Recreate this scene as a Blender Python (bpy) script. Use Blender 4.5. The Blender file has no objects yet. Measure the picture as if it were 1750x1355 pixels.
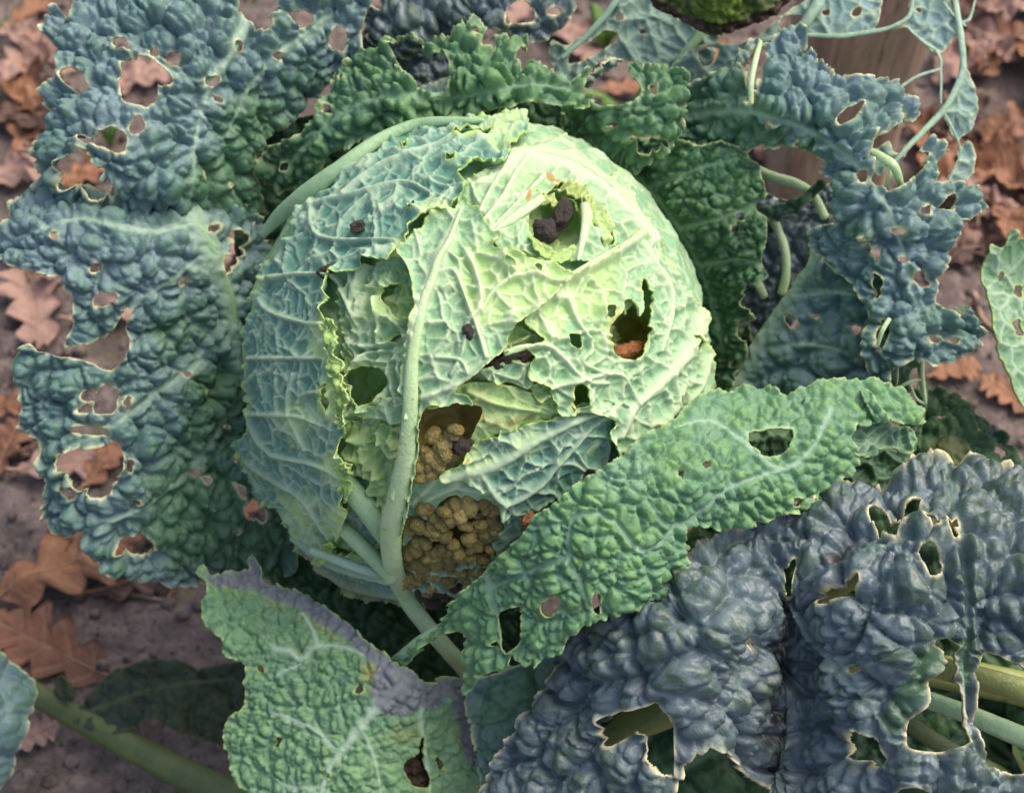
import bpy, math, random
import numpy as np

# ------------------------------------------------------------------ scene, camera, light
scene = bpy.context.scene
F = 2404.0                      # focal length in photo pixels (photo 1750 wide)
DIST = 0.58                     # metres from the lens to the plane through the head's centre
UNIT = DIST / F                 # metres per photo pixel on that plane
CX, CY = 875.0, 677.5
PITCH = math.radians(55)
O = np.array([0.0, 0.0, 0.21])
FWD = np.array([0.0, math.cos(PITCH), -math.sin(PITCH)])
UPV = np.array([0.0, math.sin(PITCH), math.cos(PITCH)])
RGT = np.array([1.0, 0.0, 0.0])
CAMPOS = O - FWD * DIST

cam_data = bpy.data.cameras.new('camera')
cam = bpy.data.objects.new('camera', cam_data)
scene.collection.objects.link(cam)
cam.location = CAMPOS
cam.rotation_euler = (math.pi / 2 - PITCH, 0, 0)
cam_data.sensor_width = 36.0
cam_data.lens = 36.0 * F / 1750.0
cam_data.clip_start = 0.01
cam_data.clip_end = 500.0
cam_data.dof.use_dof = True
cam_data.dof.focus_distance = 0.50
cam_data.dof.aperture_fstop = 12.0
scene.camera = cam

world = bpy.data.worlds.new('World')
scene.world = world
world.use_nodes = True
wn = world.node_tree
bgn = wn.nodes['Background']
sky = wn.nodes.new('ShaderNodeTexSky')
sky.sky_type = 'NISHITA'
sky.sun_disc = False
SUN_EL, SUN_AZ = math.radians(56), math.radians(64)     # azimuth measured from +Y towards +X
sky.sun_elevation = SUN_EL
sky.sun_rotation = SUN_AZ
sky.dust_density = 6.0
sky.ozone_density = 0.4
wn.links.new(sky.outputs[0], bgn.inputs[0])
bgn.inputs[1].default_value = 0.15
sun_d = bpy.data.lights.new('sun', 'SUN')
sun_d.energy = 1.1
sun_d.angle = math.radians(42)
sun_d.color = (1.0, 0.95, 0.86)
sun = bpy.data.objects.new('sun', sun_d)
scene.collection.objects.link(sun)
sun.rotation_euler = (math.pi / 2 - SUN_EL, 0, math.pi - SUN_AZ)
scene.view_settings.view_transform = 'Standard'
scene.view_settings.look = 'None'
scene.view_settings.gamma = 1.0
scene.view_settings.exposure = 0.58
scene.cycles.max_bounces = 7
scene.cycles.transparent_max_bounces = 8

COL = scene.collection

# ------------------------------------------------------------------ noise helpers (numpy)
_rt = np.random.RandomState(11)
TAB = _rt.rand(8192, 4)

def hsh(ix, iy, iz, seed=0):
    return ((ix * 73856093) ^ (iy * 19349663) ^ (iz * 83492791) ^ (seed * 2654435)) & 8191

def vnoise(p, scale, seed=0):
    q = p / scale
    i = np.floor(q).astype(np.int64)
    f = q - i
    f = f * f * (3 - 2 * f)
    out = 0
    for dx in (0, 1):
        for dy in (0, 1):
            for dz in (0, 1):
                w = (f[..., 0] if dx else 1 - f[..., 0]) * (f[..., 1] if dy else 1 - f[..., 1]) * (f[..., 2] if dz else 1 - f[..., 2])
                out = out + w * TAB[hsh(i[..., 0] + dx, i[..., 1] + dy, i[..., 2] + dz, seed), 0]
    return out * 2 - 1

def fbm(p, scale, seed=0, oct=3):
    a, s, o = 1.0, scale, 0
    for k in range(oct):
        o = o + a * vnoise(p, s, seed + 17 * k)
        a *= 0.5
        s *= 0.5
    return o / 1.6

def voronoi(p, size, seed=0, jit=1.0):
    """distance to the nearest cell wall and a random number per cell"""
    q = p / size
    i = np.floor(q).astype(np.int64)
    n = q.shape[0]
    d1 = np.full(n, 1e9); d2 = np.full(n, 1e9)
    p1 = np.zeros((n, 3)); p2 = np.zeros((n, 3)); c1 = np.zeros(n)
    for dx in (-1, 0, 1):
        for dy in (-1, 0, 1):
            for dz in (-1, 0, 1):
                c = i + np.array([dx, dy, dz])
                t = TAB[hsh(c[:, 0], c[:, 1], c[:, 2], seed)]
                s = c + 0.5 + jit * (t[:, :3] - 0.5)
                d = ((s - q) ** 2).sum(1)
                m1 = d < d1
                m2 = (~m1) & (d < d2)
                d2 = np.where(m1, d1, np.where(m2, d, d2))
                p2 = np.where(m1[:, None], p1, np.where(m2[:, None], s, p2))
                p1 = np.where(m1[:, None], s, p1)
                c1 = np.where(m1, t[:, 3], c1)
                d1 = np.where(m1, d, d1)
    e = (d2 - d1) / (2 * np.sqrt(((p2 - p1) ** 2).sum(1)) + 1e-6)
    return e * size, c1, np.sqrt(d1) * size

def catmull(pts, n=6, closed=False):
    P = np.array(pts, float)
    m = len(P)
    out = []
    rng = range(m) if closed else range(m - 1)
    for k in rng:
        if closed:
            a, b, c, d = P[(k - 1) % m], P[k], P[(k + 1) % m], P[(k + 2) % m]
        else:
            a, b, c, d = P[max(k - 1, 0)], P[k], P[k + 1], P[min(k + 2, m - 1)]
        for t in np.arange(n) / n:
            out.append(0.5 * ((2 * b) + (-a + c) * t + (2 * a - 5 * b + 4 * c - d) * t * t + (-a + 3 * b - 3 * c + d) * t ** 3))
    if not closed:
        out.append(P[-1])
    return np.array(out)

def seg_dist(U, V, pts, closed):
    """distance to a polyline, with the fraction along it; inside flag when closed"""
    best = np.full(U.shape, 1e12)
    frac = np.zeros(U.shape)
    inside = np.zeros(U.shape, bool)
    n = len(pts)
    m = n if closed else n - 1
    for k in range(m):
        ax, ay = pts[k][:2]
        bx, by = pts[(k + 1) % n][:2]
        vx, vy = bx - ax, by - ay
        L = vx * vx + vy * vy + 1e-9
        t = np.clip(((U - ax) * vx + (V - ay) * vy) / L, 0, 1)
        d = (U - ax - t * vx) ** 2 + (V - ay - t * vy) ** 2
        m_ = d < best
        best = np.where(m_, d, best)
        frac = np.where(m_, (k + t) / m, frac)
        if closed:
            cond = ((ay > V) != (by > V)) & (U < vx * (V - ay) / (vy if abs(vy) > 1e-9 else 1e-9) + ax)
            inside ^= cond
    return np.sqrt(best), frac, inside

class RBF:
    """thin-plate surface through (x, y, depth) points"""
    def __init__(self, pts):
        P = np.array(pts, float)
        self.c = P[:, :2] / 300.0
        n = len(P)
        K = self.k(self.c, self.c) + 0.002 * np.eye(n)
        A = np.zeros((n + 3, n + 3))
        A[:n, :n] = K
        A[:n, n:] = np.c_[np.ones(n), self.c]
        A[n:, :n] = A[:n, n:].T
        b = np.r_[P[:, 2], 0, 0, 0]
        self.w = np.linalg.solve(A, b)
        self.lo, self.hi = P[:, 2].min() - 60, P[:, 2].max() + 60
    def k(self, a, b):
        r2 = ((a[:, None, :] - b[None]) ** 2).sum(-1) + 1e-9
        return 0.5 * r2 * np.log(r2)
    def __call__(self, U, V):
        q = np.c_[np.ravel(U), np.ravel(V)] / 300.0
        n = len(self.c)
        z = self.k(q, self.c) @ self.w[:n] + self.w[n] + q @ self.w[n + 1:]
        return np.clip(z, self.lo, self.hi).reshape(np.shape(U))

HC = (815.0, 612.0, 416.0, 434.0, 400.0)      # the head: centre, radii
def head_z(U, V):
    r2 = ((U - HC[0]) / HC[2]) ** 2 + ((V - HC[1]) / HC[3]) ** 2
    r = np.sqrt(r2)
    z = HC[4] * np.sqrt(np.maximum(1 - r2, 0.03))
    return z - np.maximum(r - 0.985, 0) * 1800

def S(U, V, d):
    """photo pixel and depth (pixels towards the lens) to view-aligned space in pixel units"""
    k = (F - d) / F
    return np.stack([(U - CX) * k, (CY - V) * k, d], -1)

def to_world(s):
    return O + UNIT * (s[..., 0:1] * RGT + s[..., 1:2] * UPV - s[..., 2:3] * FWD)

def at(x, y, d):
    return to_world(S(np.array([float(x)]), np.array([float(y)]), np.array([float(d)])))[0]

def ground_at(x, y, h=0.0):
    v = (x - CX) / F * RGT + (CY - y) / F * UPV + FWD
    t = (h - CAMPOS[2]) / v[2]
    return CAMPOS + v * t

def ground_d(x, y, h=0.0):
    v = (x - CX) / F * RGT + (CY - y) / F * UPV + FWD
    t = (h - CAMPOS[2]) / v[2]
    return (DIST - t) / UNIT

# ------------------------------------------------------------------ objects
def tag(o, label=None, cat=None, group=None, kind=None):
    if label: o['label'] = label
    if cat: o['category'] = cat
    if group: o['group'] = group
    if kind: o['kind'] = kind
    return o

def empty(name, loc, label, cat, group=None):
    o = bpy.data.objects.new(name, None)
    o.location = loc
    o.empty_display_size = 0.02
    COL.objects.link(o)
    return tag(o, label, cat, group)

def root_loc(parent):
    while parent is not None and parent.parent is not None:
        parent = parent.parent
    return np.array(parent.location) if parent is not None else np.zeros(3)

def mesh_obj(name, verts, faces, mat, parent=None, attrs=None, smooth=True):
    """verts in world space; faces an int array (n, 3 or 4) or a list of tuples"""
    me = bpy.data.meshes.new(name)
    verts = np.asarray(verts, np.float64) - root_loc(parent)
    if isinstance(faces, np.ndarray):
        nf, k = faces.shape
        me.vertices.add(len(verts))
        me.vertices.foreach_set('co', verts.astype(np.float32).ravel())
        me.loops.add(nf * k)
        me.loops.foreach_set('vertex_index', faces.astype(np.int32).ravel())
        me.polygons.add(nf)
        me.polygons.foreach_set('loop_start', np.arange(0, nf * k, k, dtype=np.int32))
        me.update(calc_edges=True)
    else:
        me.from_pydata([tuple(v) for v in verts], [], faces)
    if smooth:
        me.polygons.foreach_set('use_smooth', np.ones(len(me.polygons), bool))
    if attrs:
        for key, val in attrs.items():
            a = me.attributes.new(key, 'FLOAT', 'POINT')
            a.data.foreach_set('value', np.asarray(val, np.float32))
    me.materials.append(mat)
    me.update()
    o = bpy.data.objects.new(name, me)
    COL.objects.link(o)
    if parent is not None:
        o.parent = parent
    return o

# ------------------------------------------------------------------ materials
def lin(r, g, b):
    f = lambda c: (c / 255 / 12.92) if c / 255 <= 0.04045 else ((c / 255 + 0.055) / 1.055) ** 2.4
    return (f(r), f(g), f(b), 1)

class NT:
    def __init__(self, name):
        self.m = bpy.data.materials.new(name)
        self.m.use_nodes = True
        self.t = self.m.node_tree
        self.b = self.t.nodes['Principled BSDF']
        self.out = self.t.nodes['Material Output']
        self.co = self.t.nodes.new('ShaderNodeTexCoord').outputs['Object']
    def n(self, kind, **kw):
        o = self.t.nodes.new(kind)
        for k, v in kw.items():
            setattr(o, k, v)
        return o
    def link(self, a, b):
        self.t.links.new(a, b)
    def attr(self, name):
        o = self.n('ShaderNodeAttribute')
        o.attribute_name = name
        return o.outputs['Fac']
    def noise(self, scale, detail=4, rough=0.55, dist=0.0, co=None):
        o = self.n('ShaderNodeTexNoise')
        o.inputs['Scale'].default_value = scale
        o.inputs['Detail'].default_value = detail
        o.inputs['Roughness'].default_value = rough
        o.inputs['Distortion'].default_value = dist
        self.link(co or self.co, o.inputs['Vector'])
        return o.outputs['Fac']
    def ramp(self, fac, a, b, lo=0.0, hi=1.0):
        o = self.n('ShaderNodeMapRange')
        o.interpolation_type = 'SMOOTHSTEP'
        o.inputs['From Min'].default_value = a
        o.inputs['From Max'].default_value = b
        o.inputs['To Min'].default_value = lo
        o.inputs['To Max'].default_value = hi
        self.link(fac, o.inputs['Value'])
        return o.outputs['Result']
    def math(self, op, a, b=None):
        o = self.n('ShaderNodeMath', operation=op)
        for k, v in enumerate((a, b)):
            if v is None: continue
            if isinstance(v, (int, float)): o.inputs[k].default_value = v
            else: self.link(v, o.inputs[k])
        return o.outputs[0]
    def mix(self, fac, a, b, mode='MIX'):
        o = self.n('ShaderNodeMix', data_type='RGBA', blend_type=mode)
        if isinstance(fac, (int, float)): o.inputs[0].default_value = fac
        else: self.link(fac, o.inputs[0])
        for k, v in ((6, a), (7, b)):
            if isinstance(v, tuple): o.inputs[k].default_value = v
            else: self.link(v, o.inputs[k])
        return o.outputs[2]
    def bump(self, height, dist, strength=1.0):
        o = self.n('ShaderNodeBump')
        o.inputs['Distance'].default_value = dist
        o.inputs['Strength'].default_value = strength
        self.link(height, o.inputs['Height'])
        self.link(o.outputs[0], self.b.inputs['Normal'])

def leaf_mat(name, c1, c2, c3, vein, edge, za, zb, rough=0.5, spec=0.4, trans=0.12, veinmix=0.8, bump=0.5, c3amt=0.5, cellmix=0.25, edgemix=0.9, topcol=None, topamt=0.0):
    t = NT(name)
    n1 = t.noise(28, 3)
    col = t.mix(t.ramp(n1, 0.38, 0.62), c1, c2)
    n2 = t.noise(150, 4, 0.6)
    col = t.mix(t.ramp(n2, 0.52, 0.68, 0, c3amt), col, c3)
    if topcol is not None:
        tf = t.math('MULTIPLY', t.attr('top'), t.ramp(t.noise(230, 4, 0.6), 0.36, 0.62, 0.15, 1.0))
        col = t.mix(t.math('MULTIPLY', tf, topamt), col, topcol)
    cell = t.attr('cell')
    col = t.mix(cellmix, col, t.mix(cell, t.mix(1.0, col, (0.62, 0.66, 0.64, 1), 'MULTIPLY'), t.mix(1.0, col, (1.35, 1.3, 1.25, 1), 'MULTIPLY')))
    n3 = t.noise(900, 3, 0.6)
    col = t.mix(0.35, col, t.mix(t.ramp(n3, 0.3, 0.7), t.mix(1.0, col, (0.7, 0.72, 0.72, 1), 'MULTIPLY'), t.mix(1.0, col, (1.25, 1.25, 1.22, 1), 'MULTIPLY')))
    n4 = t.noise(70, 5, 0.65)
    f = t.math('ADD', t.attr('za'), t.math('MULTIPLY', t.math('SUBTRACT', n4, 0.5), 0.9))
    f = t.math('MULTIPLY', t.ramp(f, 0.2, 0.7), t.ramp(t.attr('za'), 0.01, 0.12))
    col = t.mix(f, col, za)
    veinf = t.math('MULTIPLY', t.attr('vein'), veinmix)
    col = t.mix(veinf, col, vein)
    g = t.math('ADD', t.attr('zb'), t.math('MULTIPLY', t.math('SUBTRACT', n4, 0.5), 0.8))
    g = t.math('MULTIPLY', t.ramp(g, 0.25, 0.6), t.ramp(t.attr('zb'), 0.01, 0.12))
    col = t.mix(g, col, zb)
    col = t.mix(t.math('MULTIPLY', t.attr('edge'), edgemix), col, edge)
    t.link(col, t.b.inputs['Base Color'])
    rr = t.ramp(n2, 0.3, 0.7, rough - 0.08, rough + 0.1)
    t.link(rr, t.b.inputs['Roughness'])
    t.b.inputs['Specular IOR Level'].default_value = spec
    h = t.math('ADD', t.math('MULTIPLY', n3, 0.6), t.math('MULTIPLY', n2, 1.2))
    t.bump(h, 0.0009, bump)
    tr = t.n('ShaderNodeBsdfTranslucent')
    t.link(t.mix(1.0, col, (1.1, 1.18, 0.75, 1), 'MULTIPLY'), tr.inputs['Color'])
    mx = t.n('ShaderNodeMixShader')
    mx.inputs[0].default_value = trans
    t.link(t.b.outputs[0], mx.inputs[1])
    t.link(tr.outputs[0], mx.inputs[2])
    t.link(mx.outputs[0], t.out.inputs['Surface'])
    return t.m

CREAM = lin(226, 226, 176)
M = {}
M['blue'] = leaf_mat('blue_green_savoy', lin(104, 134, 136), lin(118, 144, 152), lin(84, 124, 94), lin(164, 192, 166), CREAM, lin(88, 126, 96), lin(150, 180, 130), rough=0.48, spec=0.42, veinmix=0.75, topcol=lin(80, 122, 86), topamt=0.5)
M['green'] = leaf_mat('green_savoy', lin(98, 138, 102), lin(88, 130, 102), lin(116, 154, 96), lin(146, 178, 142), lin(190, 206, 150), lin(68, 104, 70), lin(150, 190, 120), rough=0.5, spec=0.4, veinmix=0.6, topcol=lin(112, 152, 90), topamt=0.6)
M['front'] = leaf_mat('front_green_savoy', lin(106, 150, 112), lin(98, 142, 112), lin(124, 164, 94), lin(160, 190, 164), lin(176, 202, 136), lin(116, 156, 124), lin(150, 172, 92), rough=0.52, spec=0.38, veinmix=0.75, topcol=lin(122, 166, 92), topamt=0.6)
M['dark'] = leaf_mat('dark_blue_savoy', lin(92, 108, 116), lin(106, 122, 130), lin(64, 88, 70), lin(110, 138, 120), lin(220, 212, 170), lin(76, 104, 82), lin(48, 48, 48), rough=0.4, spec=0.55, trans=0.05, veinmix=0.5, edgemix=1.0, c3amt=0.75, topcol=lin(66, 88, 68), topamt=0.85)
M['shade'] = leaf_mat('shaded_green_savoy', lin(62, 96, 66), lin(56, 88, 70), lin(80, 112, 64), lin(110, 146, 106), lin(140, 164, 108), lin(98, 100, 58), lin(84, 74, 54), rough=0.5, spec=0.35, topcol=lin(80, 112, 62), topamt=0.5)  # darker version of the green savoy, with shade put into the colour
M['head'] = leaf_mat('head_wrapper', lin(98, 148, 132), lin(110, 158, 138), lin(124, 170, 136), lin(204, 226, 190), lin(190, 222, 120), lin(196, 224, 148), lin(170, 158, 96), rough=0.5, spec=0.35, trans=0.15, veinmix=0.85, cellmix=0.15, bump=0.35)
M['pale'] = leaf_mat('pale_head_leaf', lin(146, 190, 148), lin(156, 198, 150), lin(134, 180, 142), lin(222, 234, 198), lin(206, 226, 140), lin(178, 212, 142), lin(186, 156, 96), rough=0.5, spec=0.35, trans=0.18, veinmix=0.8, cellmix=0.12, bump=0.35)
M['lime'] = leaf_mat('lime_frill', lin(172, 206, 120), lin(160, 198, 116), lin(140, 184, 100), lin(200, 222, 150), lin(204, 224, 146), lin(186, 216, 110), lin(170, 170, 90), trans=0.2)
M['inner'] = leaf_mat('inner_head_leaf', lin(178, 208, 138), lin(166, 202, 130), lin(140, 182, 96), lin(214, 228, 170), lin(214, 228, 150), lin(150, 170, 84), lin(150, 124, 62), rough=0.5, spec=0.35, trans=0.18, veinmix=0.6, cellmix=0.2, bump=0.4)
M['under'] = leaf_mat('leaf_underside', lin(126, 158, 160), lin(136, 166, 158), lin(112, 150, 120), lin(178, 204, 172), CREAM, lin(120, 160, 130), lin(140, 150, 120), rough=0.55, spec=0.3, trans=0.15)
M['dying'] = leaf_mat('dying_savoy', lin(124, 164, 120), lin(112, 152, 116), lin(96, 138, 92), lin(190, 214, 188), lin(176, 200, 120), lin(170, 170, 92), lin(126, 132, 136), rough=0.55, spec=0.35, veinmix=0.75, topcol=lin(130, 168, 108), topamt=0.4)
M['old'] = leaf_mat('old_dark_leaf', lin(54, 68, 46), lin(44, 62, 52), lin(78, 72, 46), lin(84, 92, 58), lin(96, 92, 60), lin(60, 48, 34), lin(60, 48, 34), rough=0.55, spec=0.35, trans=0.05)
M['decay'] = leaf_mat('decaying_leaf', lin(74, 92, 44), lin(92, 84, 56), lin(70, 58, 40), lin(120, 112, 70), lin(52, 40, 30), lin(96, 120, 44), lin(60, 46, 34), rough=0.6, spec=0.3, trans=0.05)

def rib_mat(name, a, b, stripe, rough=0.42):
    t = NT(name)
    col = t.mix(t.ramp(t.noise(60, 4), 0.35, 0.65), a, b)
    col = t.mix(t.ramp(t.noise(500, 3), 0.5, 0.75, 0, 0.4), col, stripe)
    col = t.mix(t.ramp(t.noise(220, 2), 0.72, 0.78, 0, 0.7), col, lin(150, 120, 70))
    t.link(col, t.b.inputs['Base Color'])
    t.b.inputs['Roughness'].default_value = rough
    t.b.inputs['Subsurface Weight'].default_value = 0.15
    t.b.inputs['Subsurface Radius'].default_value = (0.004, 0.006, 0.002)
    t.b.inputs['Subsurface Scale'].default_value = 0.4
    t.bump(t.math('ADD', t.noise(700, 4, 0.6), t.math('MULTIPLY', t.noise(180, 3), 1.2)), 0.0008, 0.5)
    return t.m
M['rib'] = rib_mat('pale_midrib', lin(178, 206, 152), lin(190, 214, 166), lin(162, 194, 140))
M['ribgreen'] = rib_mat('green_midrib', lin(146, 182, 136), lin(158, 190, 148), lin(132, 170, 118))
M['ribblue'] = rib_mat('blue_midrib', lin(140, 172, 146), lin(160, 188, 164), lin(126, 160, 130))
M['stalk'] = rib_mat('olive_stalk', lin(92, 106, 58), lin(78, 94, 52), lin(104, 112, 66))
M['yellowstalk'] = rib_mat('yellow_stalk', lin(150, 156, 92), lin(132, 146, 84), lin(164, 164, 108))

def frass_mat(name, a, b, c, rough):
    t = NT(name)
    oi = t.n('ShaderNodeObjectInfo')
    col = t.mix(oi.outputs['Random'], a, b)
    col = t.mix(t.ramp(t.noise(450, 4, 0.65), 0.45, 0.7), col, c)
    t.link(col, t.b.inputs['Base Color'])
    t.b.inputs['Roughness'].default_value = rough
    t.b.inputs['Specular IOR Level'].default_value = 0.6
    t.b.inputs['Subsurface Weight'].default_value = 0.1
    t.b.inputs['Subsurface Radius'].default_value = (0.003, 0.002, 0.001)
    t.bump(t.math('ADD', t.noise(1300, 3, 0.7), t.noise(500, 3, 0.7)), 0.0014, 0.9)
    return t.m
M['frass'] = frass_mat('ochre_frass', lin(178, 160, 96), lin(122, 114, 62), lin(124, 106, 54), 0.18)
M['frassdark'] = frass_mat('black_frass', lin(64, 52, 42), lin(50, 42, 36), lin(40, 34, 28), 0.5)
M['frassrust'] = frass_mat('rust_frass', lin(176, 112, 66), lin(158, 104, 60), lin(140, 84, 46), 0.35)

# ------------------------------------------------------------------ leaf builder
def blobs(U, V, spec):
    o = np.zeros(U.shape)
    for b in spec:
        if len(b) == 4 and not isinstance(b[0], (list, tuple)):
            x, y, r, s = b
            o = np.maximum(o, s * np.exp(-(((U - x) ** 2 + (V - y) ** 2) / (r * r)) ** 1.5))
        else:
            pts, r, s = b
            d, _, _ = seg_dist(U, V, pts, False)
            o = np.maximum(o, s * np.exp(-(d / r) ** 3))
    return o

def smooth01(x):
    x = np.clip(x, 0, 1)
    return x * x * (3 - 2 * x)

LEAF_SEED = [0]
MIN_Z = []

def leaf(name, parent, outline, depth, mat, holes=(), veins=(), step=3.0, mode='bubble', c1=46, a1=9, c2=22, a2=3,
         rag=(3.0, 16), ruffle=(0, 30, 30), head=None, za=(), zb=(), pinholes=0, thick=2.0, crumple=(0, 60), rim=3.2,
         extra=None, warp=17, lift=0.0, vw=1.0, flat=0.25):
    LEAF_SEED[0] += 1
    sd = LEAF_SEED[0] * 7
    rnd = random.Random(sd)
    outs = [outline] if not isinstance(outline[0][0], (tuple, list)) else outline
    outs = [catmull(o, 4, True) for o in outs]
    allp = np.concatenate(outs)
    x0, y0 = allp.min(0) - 3 * step
    x1, y1 = allp.max(0) + 3 * step
    nx, ny = int((x1 - x0) / step) + 1, int((y1 - y0) / step) + 1
    U, V = np.meshgrid(x0 + step * np.arange(nx), y0 + step * np.arange(ny))
    sdo = np.full(U.shape, -1e9)
    for o in outs:
        d, _, ins = seg_dist(U, V, o, True)
        sdo = np.maximum(sdo, np.where(ins, d, -d))
    sd_all = sdo.copy()
    hl = [catmull(h, 4, True) for h in holes]
    for k in range(pinholes):
        for _ in range(40):
            x, y = rnd.uniform(x0, x1), rnd.uniform(y0, y1)
            jj, ii = int((y - y0) / step), int((x - x0) / step)
            if 0 <= jj < ny and 0 <= ii < nx and sdo[jj, ii] > 14:
                r = rnd.uniform(3.5, 9)
                n = 7
                hl.append(catmull([(x + r * rnd.uniform(.6, 1.3) * math.cos(6.283 * q / n), y + r * rnd.uniform(.5, 1.1) * math.sin(6.283 * q / n)) for q in range(n)], 3, True))
                break
    for h in hl:
        lo, hi = h.min(0) - 40, h.max(0) + 40
        i0, i1 = max(0, int((lo[0] - x0) / step)), min(nx, int((hi[0] - x0) / step) + 1)
        j0, j1 = max(0, int((lo[1] - y0) / step)), min(ny, int((hi[1] - y0) / step) + 1)
        if i1 <= i0 or j1 <= j0: continue
        sl = (slice(j0, j1), slice(i0, i1))
        d, _, ins = seg_dist(U[sl], V[sl], h, True)
        sd_all[sl] = np.minimum(sd_all[sl], np.where(ins, -d, d))
    P2 = np.stack([U, V, np.full(U.shape, sd * 31.0)], -1)
    if rag[0]:
        sd_all = sd_all + rag[0] * fbm(P2, rag[1], sd, 2)
    gy, gx = np.gradient(sd_all, step)
    gn = gx * gx + gy * gy + 1e-6
    ins = sd_all > 0
    Q = ins[:-1, :-1] | ins[1:, :-1] | ins[:-1, 1:] | ins[1:, 1:]
    cnt = ins[:-1, :-1].astype(int) + ins[1:, :-1] + ins[:-1, 1:] + ins[1:, 1:]
    Q = cnt >= 2
    used = np.zeros(U.shape, bool)
    for a in (0, 1):
        for b in (0, 1):
            used[a:ny - 1 + a, b:nx - 1 + b] |= Q
    near = used & (sd_all < 0)
    mvx = np.clip(-sd_all * gx / gn, -1.6 * step, 1.6 * step)
    mvy = np.clip(-sd_all * gy / gn, -1.6 * step, 1.6 * step)
    Us = np.where(near, U + mvx, U)
    Vs = np.where(near, V + mvy, V)

    if head is not None:
        base = lambda u, v: head_z(u, v) + head
        if depth:
            rb = RBF(depth)
            fn = lambda u, v: base(u, v) + rb(u, v)
        else:
            fn = base
    else:
        fn = RBF(depth)
    dz = fn(U, V)
    p0 = S(U, V, dz)
    tu = np.gradient(p0, axis=1)
    tv = np.gradient(p0, axis=0)
    nrm = np.cross(tu, tv)
    nrm /= np.linalg.norm(nrm, axis=-1, keepdims=True) + 1e-9
    nrm *= np.sign(nrm[..., 2:3] + 1e-9)
    pos = S(Us, Vs, fn(Us, Vs))

    idx = np.nonzero(used)
    p = pos[idx]
    nv = nrm[idx]
    u, v = Us[idx], Vs[idx]
    sde = np.maximum(sd_all[idx], 0)
    off = np.array([0, 0, sd * 137.0])
    wv = np.stack([fbm(p + off, 3 * warp + 20, sd + 1, 2), fbm(p + off, 3 * warp + 20, sd + 2, 2), fbm(p + off, 3 * warp + 20, sd + 3, 2)], -1) * warp
    q = p + wv + off
    e1, k1, r1_ = voronoi(q, c1, sd)
    e2, k2, r2_ = voronoi(q, c2, sd + 5)
    h = np.zeros(len(p))
    vein = np.zeros(len(p))
    vmask = np.ones(len(p))          # 0 on the traced veins
    for (pts, w, hv) in veins:
        pl = catmull(pts, 5, False)
        d, fr, _ = seg_dist(u, v, pl, False)
        d = d + 1.2 * vnoise(q, 14, sd + 9)
        wl = w * (1.0 - 0.55 * fr)
        g = np.exp(-(d / wl) ** 2)
        vein = np.maximum(vein, g)
        h += hv * np.exp(-(d / wl) ** 2)
        vmask = np.minimum(vmask, smooth01((d - 0.35 * wl) / (0.7 * wl + 4)))
    if mode == 'bubble':
        t1 = np.clip(e1 / (0.36 * c1), 0, 1)
        t2 = np.clip(e2 / (0.36 * c2), 0, 1)
        tw1 = np.clip(e1 / (0.24 * c1), 0, 1)
        tw2 = np.clip(e2 / (0.26 * c2), 0, 1)
        dome1 = flat * np.sqrt(np.maximum(1 - (1 - tw1) ** 2, 0)) + (1.2 - flat) * np.sqrt(np.maximum(1 - (r1_ / (0.80 * c1)) ** 2, 0))
        dome2 = flat * np.sqrt(np.maximum(1 - (1 - tw2) ** 2, 0)) + (1.2 - flat) * np.sqrt(np.maximum(1 - (r2_ / (0.80 * c2)) ** 2, 0))
        var = 0.65 + 0.7 * k1
        big = fbm(q, c1 * 2.6, sd + 4, 2)
        amp = 0.75 + 0.5 * smooth01(0.5 + fbm(q, c1 * 5, sd + 12, 2))
        bub = amp * (1.45 * a1 * dome1 * var + 1.9 * a2 * dome2 * (0.35 + 0.65 * dome1) * (0.5 + k2) + 0.4 * a1 * big)
        bub = bub - 0.6 * a1 * np.exp(-(e1 / (0.06 * c1 + 1.2)) ** 2) - 0.7 * a2 * np.exp(-(e2 / (0.06 * c2 + 1.0)) ** 2)
        h += vmask * bub + (1 - vmask) * 0.62 * bub.mean()
        vein = np.maximum(vein, 0.12 * np.exp(-(e1 / 2.2) ** 2))
        rnd_cell = 0.6 * k1 + 0.4 * k2
        top = vmask * smooth01((bub / (1.45 * a1 + 1.9 * a2) - 0.45) / 0.55)
    else:                            # 'vein': raised network, sunken cells
        w1, w2 = 3.0 * vw, 1.9 * vw
        ew1 = e1 + 0.6
        n1 = np.exp(-(ew1 / w1) ** 2)
        n2 = np.exp(-(e2 / w2) ** 2) * (0.35 + 0.65 * smooth01(0.5 + fbm(q, 70, sd + 6, 2)))
        s1 = np.clip(e1 / (0.4 * c1), 0, 1)
        s2 = np.clip(e2 / (0.4 * c2), 0, 1)
        h += vmask * (-1.25 * a1 * (1 - (1 - s1) ** 2) * (0.6 + 0.8 * k1) - 1.3 * a2 * (1 - (1 - s2) ** 2) * (0.4 + 1.2 * k2) + 0.45 * a1 * n1 + 0.3 * a2 * n2 + 0.25 * a1 * fbm(q, 1.6 * c1, sd + 13, 2))
        vein = np.maximum(vein, np.maximum(1.0 * n1, 0.75 * n2))
        rnd_cell = 0.5 * k1 + 0.5 * k2
        top = np.zeros(len(p))
    if crumple[0]:
        r1 = 1 - np.abs(vnoise(q, crumple[1], sd + 21))
        r2 = 1 - np.abs(vnoise(q, crumple[1] * 0.45, sd + 22))
        h += crumple[0] * (r1 ** 3 + 0.4 * r2 ** 3 - 0.6)
    if ruffle[0]:
        h += ruffle[0] * fbm(q, ruffle[1], sd + 31, 2) * 1.6 * np.exp(-sde / ruffle[2])
    if extra is not None:
        h += extra(u, v)
    h += 1.3 * fbm(q, 9, sd + 41, 2)
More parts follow.
